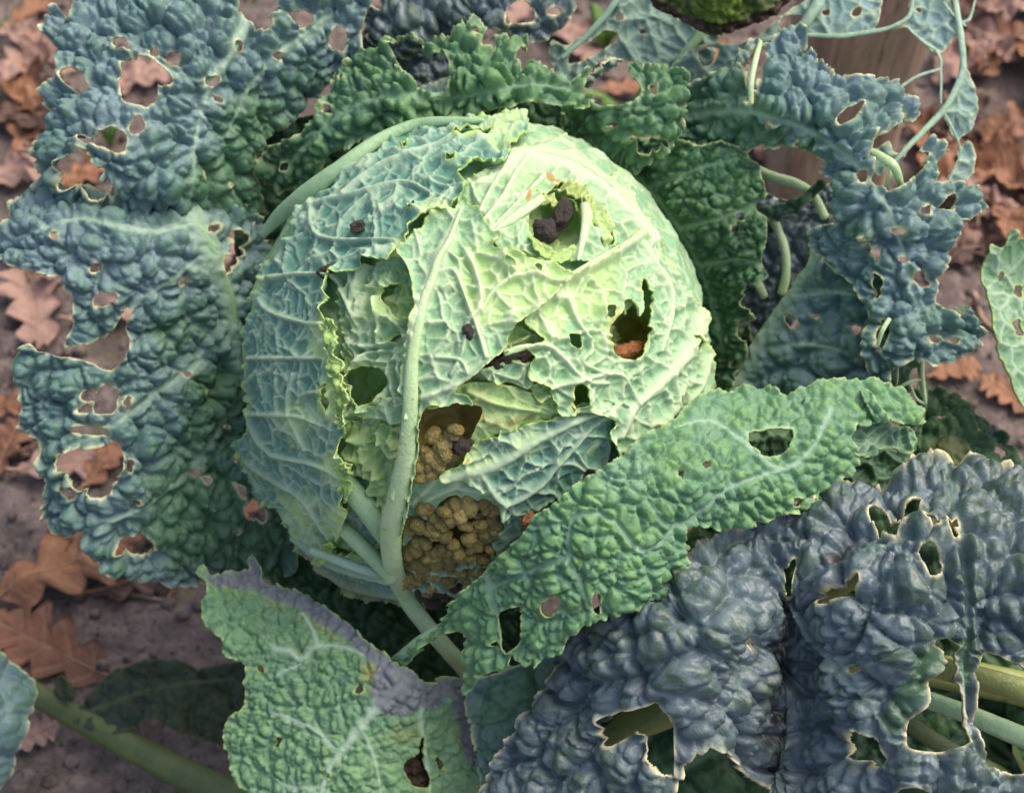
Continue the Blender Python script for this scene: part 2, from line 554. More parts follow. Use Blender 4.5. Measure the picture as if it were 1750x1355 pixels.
    if mode == 'bubble':
        h += 0.16 * a1 * ((1 - np.abs(vnoise(q, 17, sd + 43))) ** 3 - 0.3) * 2 - 0.22 * a1 * (1 - np.abs(vnoise(q, 30, sd + 44))) ** 6
    if lift:
        h += lift * np.exp(-sde / 14.0) * (0.6 + 0.8 * smooth01(0.5 + fbm(q, 40, sd + 45, 2))) * smooth01((nv[:, 2] - 0.42) / 0.3)
    if head is not None:
        h *= 0.15 + 0.85 * smooth01((nv[:, 2] - 0.15) / 0.35)
    pf = p + nv * h[:, None]
    tk = thick * (1 + 1.0 * np.exp(-sde / 4.0))
    pb = pf - nv * tk[:, None]
    n = len(pf)
    ids = np.full(U.shape, -1, np.int64)
    ids[idx] = np.arange(n)
    jj, ii = np.nonzero(Q)
    a, b, c, d_ = ids[jj, ii], ids[jj + 1, ii], ids[jj + 1, ii + 1], ids[jj, ii + 1]
    front = np.stack([a, b, c, d_], 1)
    backf = np.stack([a, d_, c, b], 1) + n
    rims = []
    Qp = np.pad(Q, 1)
    for (dj, di, e0, e1_) in ((-1, 0, (0, 1), (0, 0)), (1, 0, (1, 0), (1, 1)), (0, -1, (0, 0), (1, 0)), (0, 1, (1, 1), (0, 1))):
        nb = Qp[1 + dj:1 + dj + Q.shape[0], 1 + di:1 + di + Q.shape[1]]
        bj, bi = np.nonzero(Q & ~nb)
        v0 = ids[bj + e0[0], bi + e0[1]]
        v1 = ids[bj + e1_[0], bi + e1_[1]]
        rims.append(np.stack([v1, v0, v0 + n, v1 + n], 1))
    faces = np.concatenate([front, backf] + rims)
    vis = np.concatenate
    edge = np.exp(-(sde / (rim * 0.8)) ** 2) * smooth01(0.85 + 0.9 * fbm(q, 26, sd + 51, 2))
    zav = blobs(u, v, za) if za else np.zeros(n)
    zbv = blobs(u, v, zb) if zb else np.zeros(n)
    at2 = lambda x: np.concatenate([x, x])
    wpos = to_world(np.concatenate([pf, pb]))
    MIN_Z.append((name, wpos[:, 2].min()))
    o = mesh_obj(name, wpos, faces, M[mat], parent,
                 dict(vein=at2(vein), edge=at2(edge), cell=at2(rnd_cell), top=at2(top), za=at2(zav), zb=at2(zbv)))
    o['fn'] = 0
    del o['fn']
    return o, fn

def tube(name, parent, pts, radii, mat, depth=None, off=0.0, flat=0.75, sides=12, n=7, bumps=0.0, groove=0.0):
    """a tapered rib through photo points (x, y[, d]); depth is a leaf surface to follow"""
    if depth is not None and not hasattr(depth, '__call__'):
        depth = RBF(depth)
    if depth is not None:
        P = catmull([q[:2] for q in pts], n)
        d = depth(P[:, 0], P[:, 1]) + off
    else:
        P3 = catmull(pts, n)
        P = P3[:, :2]
        d = P3[:, 2]
    s = S(P[:, 0], P[:, 1], d)
    m = len(s)
    rr = np.interp(np.linspace(0, 1, m), np.linspace(0, 1, len(radii)), radii)
    tg = np.gradient(s, axis=0)
    tg /= np.linalg.norm(tg, axis=1, keepdims=True) + 1e-9
    viewv = np.array([0, 0, 1.0])
    side = np.cross(tg, viewv)
    side /= np.linalg.norm(side, axis=1, keepdims=True) + 1e-9
    nor = np.cross(side, tg)
    ang = np.linspace(0, 2 * math.pi, sides, endpoint=False)
    V = []
    seed = abs(hash(name)) % 50 if False else len(bpy.data.objects) % 97
    for k in range(m):
        ring = s[k] + rr[k] * (np.cos(ang)[:, None] * side[k] + flat * (np.sin(ang) * (1 - groove * np.exp(-((ang - math.pi / 2) / 0.5) ** 2)))[:, None] * nor[k])
        V.append(ring)
    V = np.concatenate(V)
    V = V + (bumps + 0.05 * max(radii)) * np.stack([fbm(V, 14, seed), fbm(V, 14, seed + 1), fbm(V, 14, seed + 2)], -1)
    f = []
    for k in range(m - 1):
        for j in range(sides):
            a, b = k * sides + j, k * sides + (j + 1) % sides
            f.append((a, b, b + sides, a + sides))
    V = np.concatenate([V, s[:1] - tg[:1] * rr[0] * 0.5, s[-1:] + tg[-1:] * rr[-1] * 0.5])
    c0, c1_ = m * sides, m * sides + 1
    for j in range(sides):
        f.append((c0, (j + 1) % sides, j))
        f.append((c1_, (m - 1) * sides + j, (m - 1) * sides + (j + 1) % sides))
    w = to_world(V)
    MIN_Z.append((name, w[:, 2].min()))
    return mesh_obj(name, w, f, M[mat] if isinstance(mat, str) else mat, parent)

# ------------------------------------------------------------------ ground
def soil_h(x, y):
    p = np.stack([x, y, np.zeros_like(x)], -1)
    return 0.010 * fbm(p, 0.16, 301, 3) + 0.007 * fbm(p, 0.03, 305, 3) + 0.002 * np.abs(vnoise(p, 0.009, 309))

def soil_mat():
    t = NT('sandy_soil')
    c = t.mix(t.ramp(t.noise(9, 5), 0.35, 0.65), lin(126, 113, 108), lin(102, 91, 88))
    c = t.mix(t.ramp(t.noise(90, 5, 0.65), 0.42, 0.64), c, lin(146, 130, 124))
    c = t.mix(t.ramp(t.noise(220, 3, 0.6), 0.56, 0.7, 0, 0.8), c, lin(66, 56, 56))
    c = t.mix(t.ramp(t.noise(35, 4, 0.6), 0.6, 0.72, 0, 0.6), c, lin(112, 116, 84))
    t.link(c, t.b.inputs['Base Color'])
    t.b.inputs['Roughness'].default_value = 0.95
    t.b.inputs['Specular IOR Level'].default_value = 0.15
    t.bump(t.math('ADD', t.noise(300, 5, 0.7), t.math('MULTIPLY', t.noise(80, 4), 1.5)), 0.004, 0.9)
    return t.m
M['soil'] = soil_mat()
g = np.linspace(-1, 1, 420)
gx = np.sign(g) * (np.abs(g) * 0.75 + 60 * np.abs(g) ** 14)
GX, GY = np.meshgrid(gx, gx + 0.25)
gz = soil_h(GX, GY)
gv = np.stack([GX, GY, gz], -1).reshape(-1, 3)
k = np.arange(419 * 420).reshape(419, 420)[:, :419].ravel()
gf = np.stack([k, k + 1, k + 421, k + 420], 1)
ground = mesh_obj('ground', gv, gf, M['soil'])
tag(ground, kind='structure')

# crumbs and grit lying on the soil
def crumbs():
    rs = np.random.RandomState(5)
    N = 11000
    ico = [(0, 0, 1), (.894, 0, .447), (.276, .851, .447), (-.724, .526, .447), (-.724, -.526, .447), (.276, -.851, .447),
           (.724, .526, -.447), (-.276, .851, -.447), (-.894, 0, -.447), (-.276, -.851, -.447), (.724, -.526, -.447), (0, 0, -1)]
    fc = [(0,1,2),(0,2,3),(0,3,4),(0,4,5),(0,5,1),(1,6,2),(2,7,3),(3,8,4),(4,9,5),(5,10,1),(2,6,7),(3,7,8),(4,8,9),(5,9,10),(1,10,6),(6,11,7),(7,11,8),(8,11,9),(9,11,10),(10,11,6)]
    ico, fc = np.array(ico), np.array(fc)
    x = rs.uniform(-0.45, 0.5, N)
    y = rs.uniform(-0.25, 0.7, N)
    r = 0.0007 + 0.0048 * rs.rand(N) ** 5
    z = soil_h(x, y) + r * 0.3
    V = ico[None] * (r[:, None, None] * (0.6 + 0.6 * rs.rand(N, 12, 1))) + np.stack([x, y, z], -1)[:, None]
    Fc = fc[None] + 12 * np.arange(N)[:, None, None]
    o = mesh_obj('soil_crumbs', V.reshape(-1, 3), Fc.reshape(-1, 3), M['soil'], smooth=True)
    tag(o, 'loose grey brown crumbs and grit scattered over the soil', 'soil crumbs', kind='stuff')
crumbs()

# fallen oak leaves
def oak_mat(name, a, b, c):
    t = NT(name)
    col = t.mix(t.ramp(t.noise(40, 4), 0.35, 0.65), a, b)
    col = t.mix(t.ramp(t.noise(140, 5, 0.65), 0.5, 0.72, 0, 0.75), col, c)
    col = t.mix(t.math('MULTIPLY', t.attr('vein'), 0.55), col, lin(176, 146, 116))
    t.link(col, t.b.inputs['Base Color'])
    t.b.inputs['Roughness'].default_value = 0.55
    t.b.inputs['Specular IOR Level'].default_value = 0.35
    t.bump(t.math('ADD', t.noise(350, 4, 0.6), t.math('MULTIPLY', t.attr('vein'), -0.8)), 0.0015, 0.7)
    return t.m
OAK = {
    'rust': (oak_mat('rust_oak_leaf', lin(150, 104, 76), lin(132, 92, 68), lin(100, 68, 54)), 'rust orange fallen oak leaf curling on the soil', 'rust orange fallen oak leaves'),
    'pink': (oak_mat('pinkish_oak_leaf', lin(164, 132, 120), lin(148, 118, 108), lin(116, 90, 84)), 'pinkish tan fallen oak leaf lying dry on the soil', 'pinkish tan fallen oak leaves'),
    'brown': (oak_mat('brown_oak_leaf', lin(136, 92, 68), lin(112, 76, 58), lin(84, 58, 46)), 'dull brown fallen oak leaf lying on the soil', 'dull brown fallen oak leaves'),
    'dark': (oak_mat('dark_oak_leaf', lin(84, 60, 54), lin(66, 48, 46), lin(48, 36, 36)), 'dark rotted fallen oak leaf lying on the soil', 'dark rotted fallen oak leaves'),
}
def oak_leaf(px, py, size, rot, kind, curl=0.35, seed=1, lift=0.004, label=None, d=None):
    """size is the leaf's length in photo pixels"""
    rs = np.random.RandomState(seed)
    c = ground_at(px, py, 0.006)
    L = size * UNIT * np.linalg.norm(c - CAMPOS) / DIST
    ns, nt = 64, 21
    s = np.linspace(0, 1, ns)
    t = np.linspace(-1, 1, nt)
    Sg, T = np.meshgrid(s, t, indexing='ij')
    lob = rs.randint(4, 6)
    V = []
    def width(s, ph):
        env = np.sin(np.pi * np.clip(s, 0, 1) ** 0.75) ** 0.75 * (0.75 + 0.45 * s)
        l = 0.5 + 0.5 * np.cos(2 * np.pi * (s * lob + ph))
        return 0.30 * env * (0.38 + 0.62 * np.sqrt(l + 0.02)) * (1 + 0.12 * np.sin(9 * s + 5 * ph))
    pl, pr = rs.rand() * 0.5, rs.rand() * 0.5
    w = np.where(T > 0, width(Sg, pl), width(Sg, pr))
    x = (Sg - 0.5) + 0.16 * np.abs(T) * np.sin(np.pi * Sg) * 1.0
    y = T * w
    cx_, cy_ = rs.uniform(-1, 1, 2)
    pp = np.stack([x * 3, y * 3, np.full_like(x, seed * 3.7)], -1)
    z = curl * (0.9 * y * y * 4 * (0.6 + cx_ * x) + 0.55 * cy_ * x * x) + 0.16 * curl * 2 * fbm(pp, 0.9, seed % 60, 3)
    z += 0.02 * np.abs(T) * np.cos(2 * np.pi * Sg * 7) * 0.6
    ca, sa = math.cos(rot), math.sin(rot)
    z = z - np.percentile(z, 12)
    wx = c[0] + L * (ca * x - sa * y)
    wy = c[1] + L * (sa * x + ca * y)
    tlt = rs.uniform(-0.12, 0.12, 2)
    wz = soil_h(np.full(1, c[0]), np.full(1, c[1]))[0] + lift + L * np.maximum(z + tlt[0] * x + tlt[1] * y, -0.01)
    P = np.stack([wx, wy, wz], -1).reshape(-1, 3)
    ids = np.arange(ns * nt).reshape(ns, nt)
    q = np.stack([ids[:-1, :-1], ids[1:, :-1], ids[1:, 1:], ids[:-1, 1:]], -1).reshape(-1, 4)
    n = len(P)
    rim = np.concatenate([ids[:, 0], ids[-1, 1:], ids[::-1, -1][1:], ids[0, ::-1][1:-1]])
    r2 = np.roll(rim, -1)
    rf = np.stack([rim, r2, r2 + n, rim + n], 1)
    faces = np.concatenate([q, q[:, ::-1] + n, rf])
    P2 = P - np.array([0, 0, 0.0005])
    side = np.abs(((Sg * lob * 1.0 + 0.55 * np.abs(T) * 0 + np.where(T > 0, pl, pr) - 0.25 * np.abs(T)) % 1.0))
    side = np.minimum(side, 1 - side)
    vein = np.maximum(np.exp(-(np.abs(y) / 0.010) ** 2), 0.6 * np.exp(-(side / 0.05) ** 2) * (np.abs(T) < 0.92)).ravel()
    mat, lab, grp = OAK[kind]
    zone, zg = ('among the litter round the wooden post', 'by the post') if (px > 1200 and py < 420) else (('on bare soil near the narrow holed leaf', 'by the narrow holed leaf') if px > 1550 else (('behind the cabbage head', 'behind the head') if px > 700 else (('near the fallen green stalk', 'by the fallen stalk') if py > 900 else (('beside or under the big holed outer leaf', 'by the big holed outer leaf') if py > 400 else ('near the grey twigs and grass tuft', 'by the grass tuft')))))
    lab = lab.split(' on the soil')[0].split(' lying')[0].split(' curling')[0] + ' ' + zone
    grp = grp + ' ' + zg
    root = empty('oak_leaf', (c[0], c[1], soil_h(np.full(1, c[0]), np.full(1, c[1]))[0]), label or lab, 'leaf', None if label else grp)
    mesh_obj('blade', np.concatenate([P, P2]), faces, mat, root, dict(vein=np.concatenate([vein, vein])))
    mid = P.reshape(ns, nt, 3)[:, nt // 2]
    a0 = mid[0] + (mid[0] - mid[2]) / (np.linalg.norm(mid[0] - mid[2]) + 1e-9) * L * 0.10
    path = np.concatenate([[a0 + [0, 0, 0.001]], mid[:int(ns * 0.85):5]])
    ring = []
    rad = np.linspace(0.0011, 0.0003, len(path))
    for k_, pnt in enumerate(path):
        for ang in np.linspace(0, 2 * math.pi, 5, endpoint=False):
            ring.append(pnt + rad[k_] * np.array([-sa * math.cos(ang), ca * math.cos(ang), math.sin(ang)]))
    f = [(i * 5 + j, i * 5 + (j + 1) % 5, (i + 1) * 5 + (j + 1) % 5, (i + 1) * 5 + j) for i in range(len(path) - 1) for j in range(5)]
    mesh_obj('midrib', np.array(ring), f, mat, root, dict(vein=np.full(len(ring), 0.8)))
    return root

BIG_OAK = [
    (125, 965, 250, 0.55, 'rust', 0.45, 'large rust orange oak leaf with deep lobes, lying just below the left cabbage leaf'),
    (85, 1105, 230, 2.7, 'brown', 0.30, 'broad brown oak leaf with a toothed edge beside the fallen green stalk'),
    (55, 515, 190, 1.9, 'pink', 0.30, None),
    (1722, 335, 230, 0.9, 'pink', 0.45, 'large smooth pinkish oak leaf curling over a dark hollow in the litter'),
    (1735, 95, 150, 2.2, 'rust', 0.5, None),
    (1070, 160, 90, 0.2, 'rust', 0.3, 'small orange oak leaf lying between the cabbage leaves above the head'),
    (893, 22, 110, 1.2, 'pink', 0.3, None),
    (1640, 622, 90, 0.2, 'rust', 0.3, None),
    (1735, 660, 110, 2.4, 'rust', 0.35, None),
    (45, 1262, 110, 0.4, 'pink', 0.25, 'pale tan oak leaf half hidden under the fallen green stalk'),
    (150, 295, 120, 0.7, 'rust', 0.5, None),
    (60, 215, 140, 1.4, 'rust', 0.55, None),
    (22, 300, 150, 0.3, 'pink', 0.4, None),
    (35, 430, 110, 2.0, 'rust', 0.3, None),
    (110, 790, 150, 0.2, 'pink', 0.3, None),
    (15, 765, 120, 1.2, 'brown', 0.4, None),
    (65, 755, 90, 0.6, 'dark', 0.5, None),
    (185, 785, 120, 1.0, 'rust', 0.4, None),
    (430, 860, 90, 1.0, 'rust', 0.4, None),
    (55, 18, 90, 0.8, 'rust', 0.4, None),
    (65, 75, 120, 2.3, 'pink', 0.4, None),
    (235, 140, 130, 0.3, 'pink', 0.4, None),
    (390, 430, 120, 0.8, 'pink', 0.4, None),
    (1215, 110, 90, 0.9, 'rust', 0.4, None),
    (1650, 430, 110, 0.5, 'dark', 0.5, None),
    (1700, 400, 120, 1.9, 'dark', 0.5, None),
    (30, 690, 100, 0.3, 'brown', 0.35, None),
    (70, 620, 110, 2.6, 'dark', 0.4, None),
    (230, 985, 150, 0.25, 'dark', 0.25, None),
    (180, 530, 120, 0.25, 'pink', 0.25, None),
]
for k_, (x, y, sz, r, kd, cu, lb) in enumerate(BIG_OAK):
    oak_leaf(x, y, sz, r, kd, cu, 20 + k_, 0.005 + 0.0006 * k_ % 0.004, lb)
rr_ = random.Random(3)
for k_ in range(44):
    if k_ < 26:
        x, y = rr_.uniform(1590, 1800), rr_.uniform(-60, 420)
    elif k_ < 33:
        x, y = rr_.uniform(-40, 110), rr_.uniform(-50, 470)
    else:
        x, y = rr_.uniform(950, 1600), rr_.uniform(-60, 330)
    oak_leaf(x, y, rr_.uniform(80, 180), rr_.uniform(0, 6.28), rr_.choice(['pink', 'pink', 'pink', 'rust', 'brown', 'dark']), rr_.uniform(0.5, 1.3), 100 + k_, 0.004 + 0.012 * rr_.random())

# twigs on the soil
def twig(px0, py0, px1, py1, r, label):
    a, b = ground_at(px0, py0, 0.012), ground_at(px1, py1, 0.012)
    n = 14
    t = np.linspace(0, 1, n)
    path = a + (b - a) * t[:, None]
    path += np.stack([0.004 * np.sin(7 * t + px0), 0.004 * np.cos(5 * t), 0.001 * np.sin(9 * t)], -1)
    path[:, 2] = soil_h(path[:, 0], path[:, 1]) + r * 0.9
    ax = (b - a) / np.linalg.norm(b - a)
    sd_ = np.cross(ax, [0, 0, 1])
    V, f = [], []
    for k, p in enumerate(path):
        rr = r * (1 - 0.5 * t[k]) * (1 + 0.15 * math.sin(k * 2.7))
        for j in range(7):
            an = 6.283 * j / 7
            V.append(p + rr * (math.cos(an) * sd_ + math.sin(an) * np.array([0, 0, 1])))
    f = [(i * 7 + j, i * 7 + (j + 1) % 7, (i + 1) * 7 + (j + 1) % 7, (i + 1) * 7 + j) for i in range(n - 1) for j in range(7)]
    o = mesh_obj('twig', np.array(V), f, M['wood'])
    tag(o, label, 'twig')

def wood_mat():
    t = NT('weathered_wood')
    mp = t.n('ShaderNodeMapping')
    mp.inputs['Scale'].default_value = (1, 1, 0.12)
    t.link(t.co, mp.inputs['Vector'])
    g1 = t.noise(160, 6, 0.65, 0.4, mp.outputs[0])
    c = t.mix(t.ramp(g1, 0.35, 0.65), lin(190, 162, 138), lin(160, 134, 114))
    c = t.mix(t.ramp(t.noise(30, 4), 0.5, 0.7, 0, 0.6), c, lin(150, 144, 108))
    c = t.mix(t.ramp(t.noise(420, 4, 0.6, 0, mp.outputs[0]), 0.58, 0.7, 0, 0.7), c, lin(80, 62, 54))
    t.link(c, t.b.inputs['Base Color'])
    t.b.inputs['Roughness'].default_value = 0.85
    t.b.inputs['Specular IOR Level'].default_value = 0.2
    t.bump(g1, 0.003, 0.8)
    return t.m
M['wood'] = wood_mat()
twig(10, 172, 90, 185, 0.0035, 'short grey twig on the soil left of the cabbage')
twig(90, 118, 190, 70, 0.0022, 'thin dark twig slanting on the soil behind the upper left leaf')
twig(1660, 480, 1745, 560, 0.002, 'thin bent twig on bare soil by the right edge')
twig(205, 1005, 300, 985, 0.0018, 'thin twig on the soil under the tip of the left cabbage leaf')

# wooden post behind the cabbage
def post():
    base = ground_at(1395, 330, 0.0)
    rs = np.random.RandomState(8)
    ns, nz = 40, 60
    w, h = 0.034, 0.62
    ang = np.linspace(0, 2 * math.pi, ns, endpoint=False)
    V = []
    for k in range(nz):
        z = -0.05 + (h + 0.05) * k / (nz - 1)
        cc = np.cos(ang); ss = np.sin(ang)
        q = (np.abs(cc) ** 8 + np.abs(ss) ** 8) ** (-1 / 8)
        r = w * q
        p = np.stack([base[0] + r * cc, base[1] + r * ss, np.full(ns, z)], -1)
        pn = np.stack([r * cc * 1.0, r * ss, np.full(ns, z * 0.08)], -1)
        p[:, :2] += (0.0012 * fbm(pn, 0.006, 77, 2))[:, None] * np.stack([cc, ss], -1)
        V.append(p)
    V = np.concatenate(V)
    f = [(k * ns + j, k * ns + (j + 1) % ns, (k + 1) * ns + (j + 1) % ns, (k + 1) * ns + j) for k in range(nz - 1) for j in range(ns)]
    f.append(tuple((nz - 1) * ns + j for j in range(ns)))
    o = mesh_obj('wooden_post', V, f, M['wood'])
    tag(o, 'weathered square brown wooden post standing behind the cabbage leaves', 'post')
post()

# small weeds
def weed(px, py, n, hgt, label, seed, wide=0.004):
    rs = np.random.RandomState(seed)
    c = ground_at(px, py, 0.0)
    root = empty('weed', (c[0], c[1], 0.0), label, 'weed')
    for k in range(n):
        a = rs.uniform(0, 6.28)
        lean = rs.uniform(0.3, 0.9)
        L = hgt * rs.uniform(0.6, 1.1)
        m = 9
        V = []
        for j in range(m):
            t = j / (m - 1)
            r = L * lean * t ** 1.4
            z = L * t * (1 - 0.35 * t * lean)
            wd = wide * math.sin(math.pi * min(0.97, t * 0.9 + 0.08)) ** 0.8
            p = np.array([c[0] + r * math.cos(a), c[1] + r * math.sin(a), z])
            s_ = np.array([-math.sin(a), math.cos(a), 0])
            V += [p - wd * s_ + [0, 0, wd * 0.3], p + [0, 0, -0.0006], p + wd * s_ + [0, 0, wd * 0.3], p + [0, 0, 0.0006]]
        f = []
        for j in range(m - 1):
            for i in range(4):
                f.append((j * 4 + i, j * 4 + (i + 1) % 4, (j + 1) * 4 + (i + 1) % 4, (j + 1) * 4 + i))
        mesh_obj('leaf', np.array(V), f, M['weed'], root)
def weed_mat():
    t = NT('weed_green')
    c = t.mix(t.ramp(t.noise(120, 3), 0.35, 0.65), lin(112, 148, 66), lin(86, 126, 60))
    t.link(c, t.b.inputs['Base Color'])
    t.b.inputs['Roughness'].default_value = 0.5
    t.bump(t.noise(500, 3), 0.0006, 0.4)
    return t.m
M['weed'] = weed_mat()
weed(12, 55, 5, 0.045, 'small tuft of green grass on the soil by the top left corner', 4, 0.0022)
weed(1070, 215, 7, 0.05, 'small bright green weed sprouting between leaves behind the head', 6, 0.005)
weed(1030, 85, 5, 0.035, 'low round leaved green weed on bare soil behind the head', 9, 0.007)
weed(190, 250, 5, 0.03, 'tiny green seedling on the soil seen through the left leaf holes', 10, 0.003)

# ------------------------------------------------------------------ the cabbage
hc = at(HC[0], HC[1], 0)
cab = empty('savoy_cabbage', (hc[0], hc[1], 0.0), 'large savoy cabbage with a pale chewed head and holed blue green outer leaves', 'cabbage')

# stem under the head
def stem():
    n, ns = 24, 20
    V = []
    for k in range(n):
        t = k / (n - 1)
        z = -0.01 + t * (hc[2] - 0.01)
        r = 0.020 + 0.010 * t ** 2 + 0.002 * math.sin(t * 26)
        for j in range(ns):
            a = 6.283 * j / ns
            V.append((hc[0] + r * math.cos(a), hc[1] + 0.02 * (1 - t) + r * math.sin(a), z))
    f = [(k * ns + j, k * ns + (j + 1) % ns, (k + 1) * ns + (j + 1) % ns, (k + 1) * ns + j) for k in range(n - 1) for j in range(ns)]
    mesh_obj('stem', np.array(V), f, M['stalk'], cab)
stem()

# solid inner head, with the eaten hollows pressed into it
PITS = [(950, 380, 42, 110), (1080, 565, 48, 150), (775, 715, 70, 75), (770, 920, 95, 95), (630, 655, 50, 110), (650, 520, 60, 40), (885, 590, 55, 110), (985, 668, 30, 80), (860, 620, 30, 60), (620, 760, 60, 40), (1005, 545, 20, 20)]
def head_core():
    n1, n2 = 220, 440
    th = np.linspace(0, math.pi, n1)
    ph = np.linspace(0, 2 * math.pi, n2, endpoint=False)
    T, Pp = np.meshgrid(th, ph, indexing='ij')
    R = 0.955
    x = R * HC[2] * np.sin(T) * np.cos(Pp)
    y = R * HC[3] * np.sin(T) * np.sin(Pp)
    z = R * HC[4] * np.cos(T)
    z = np.where(z < 0, z * 0.9, z)
    U = HC[0] + x
    V = HC[1] + y
    pit = np.zeros_like(z)
    for (px, py, r, dp) in PITS:
        pit = np.maximum(pit, dp * np.exp(-(((U - px) ** 2 + (V - py) ** 2) / (r * r)) ** 2))
    zz = np.where(z > 0, z - pit, z)
    p = S(U, V, zz).reshape(-1, 3)
    nr = np.stack([x, -y, z], -1).reshape(-1, 3)
    nr /= np.linalg.norm(nr, axis=1, keepdims=True) + 1e-9
    r1 = 1 - np.abs(vnoise(p, 70, 3)); r2 = 1 - np.abs(vnoise(p, 28, 4))
    pm = smooth01(pit.ravel() / 60)
    e, kc, _r = voronoi(p, 40, 9)
    p = p + nr * ((9 * r1 ** 3 + (5 + 16 * pm) * r2 ** 3 - 8))[:, None]
    ids = np.arange(n1 * n2).reshape(n1, n2)
    f = np.stack([ids[:-1], np.roll(ids[:-1], -1, 1), np.roll(ids[1:], -1, 1), ids[1:]], -1).reshape(-1, 4)
    vein = 0.7 * np.exp(-(e / 3) ** 2)
    ru = U.ravel(); rv = V.ravel()
    zb = np.zeros(len(p))
    for (px, py, r, s) in ((775, 720, 90, 0.8), (770, 920, 110, 0.6), (1080, 570, 45, 0.7), (950, 385, 40, 0.5)):
        zb = np.maximum(zb, s * np.exp(-((ru - px) ** 2 + (rv - py) ** 2) / (r * r)))
    zb *= (nr[:, 2] > 0)
    mesh_obj('inner_head', to_world(p), f, M['pale'], cab, dict(top=np.zeros(len(p)), vein=vein, edge=np.zeros(len(p)), cell=kc, za=pm * 0.9, zb=zb))
head_core()

def hleaf(*a, **k):
    k.setdefault('mode', 'vein')
    k.setdefault('step', 2.3)
    return leaf(*a, **k)

# --- left wrapper leaf
W1 = [(437, 502), (450, 478), (452, 447), (490, 409), (500, 375), (520, 335), (586, 280), (648, 237), (710, 209), (772, 198), (834, 190), (893, 184), (905, 205), (896, 230), (868, 242), (872, 262), (853, 288), (834, 273), (809, 284), (782, 304), (800, 320), (788, 337), (760, 363), (738, 364), (710, 381), (694, 416), (679, 428), (663, 448), (623, 446), (611, 459), (586, 471), (572, 468), (572, 500), (562, 520), (556, 545), (566, 560), (562, 590), (572, 610), (568, 640), (580, 660), (578, 700), (594, 720), (585, 760), (596, 800), (588, 830), (592, 850), (590, 893), (575, 925), (553, 957), (538, 942), (509, 925), (469, 877), (440, 858), (424, 837), (408, 790), (396, 760), (412, 745), (420, 708), (416, 635), (412, 560), (432, 515)]
l1, f1 = hleaf('wrapper_leaf', cab, W1, None, 'head', head=20, c1=66, a1=5.2, c2=27, a2=2.8, lift=13, rag=(4, 14), ruffle=(11, 16, 13), rim=3.5, warp=12, vw=1.0,
    veins=[([(450, 478), (505, 468), (567, 471)], 5, 4), ([(530, 341), (536, 394), (570, 409), (632, 409), (676, 412)], 5, 4), ([(527, 350), (598, 332), (685, 310), (735, 329)], 5, 4),
           ([(586, 330), (640, 285), (700, 262), (772, 239), (850, 232)], 5, 4), ([(437, 502), (462, 533), (524, 552), (555, 555)], 6, 4), ([(425, 612), (491, 612), (553, 612)], 5, 4),
           ([(421, 708), (509, 712), (570, 735)], 5, 4), ([(425, 730), (461, 775), (535, 793), (583, 815)], 5.5, 4), ([(417, 789), (461, 819), (517, 856), (565, 930)], 5, 4), ([(500, 640), (490, 700), (520, 770)], 4, 3)],
    holes=[[(568, 475), (577, 478), (575, 505), (567, 512)], [(690, 232), (697, 228), (694, 246), (688, 248)], [(775, 225), (800, 217), (846, 214), (838, 226), (800, 236), (778, 238)], [(762, 272), (775, 268), (778, 280), (766, 282)], [(700, 356), (712, 350), (704, 364)], [(556, 660), (562, 655), (563, 700), (556, 690)]],
    za=[(565, 580, 45, 0.9), (580, 680, 50, 0.9), (585, 800, 45, 0.7), (588, 900, 50, 0.7), (860, 210, 60, 0.5), (520, 720, 70, 0.45), (500, 900, 80, 0.5), (740, 365, 30, 0.8), (690, 425, 26, 0.6)])
tube('midrib', l1, [(448, 402), (478, 368), (524, 330), (586, 284), (648, 240), (710, 213), (772, 207), (826, 206)], [6, 13, 15, 13, 11, 9, 7, 3], 'ribgreen', f1, 8, 0.6)

for fr in ([(550, 552), (562, 545), (578, 552), (572, 572), (588, 588), (576, 606), (588, 626), (578, 645), (566, 640), (560, 618), (566, 596), (556, 580)],
           [(562, 640), (584, 640), (590, 662), (602, 680), (592, 700), (598, 724), (582, 730), (576, 706), (570, 680), (574, 660)],
           [(574, 795), (596, 790), (602, 808), (592, 822), (600, 842), (590, 858), (578, 846), (582, 820)], [(545, 940), (556, 925), (572, 928), (566, 948), (552, 962), (540, 958)]):
    hleaf('frilled_edge', cab, fr, None, 'lime', head=27, c1=30, a1=4, c2=14, a2=2, rag=(4, 9), ruffle=(10, 14, 16), step=2.0, mode='bubble')
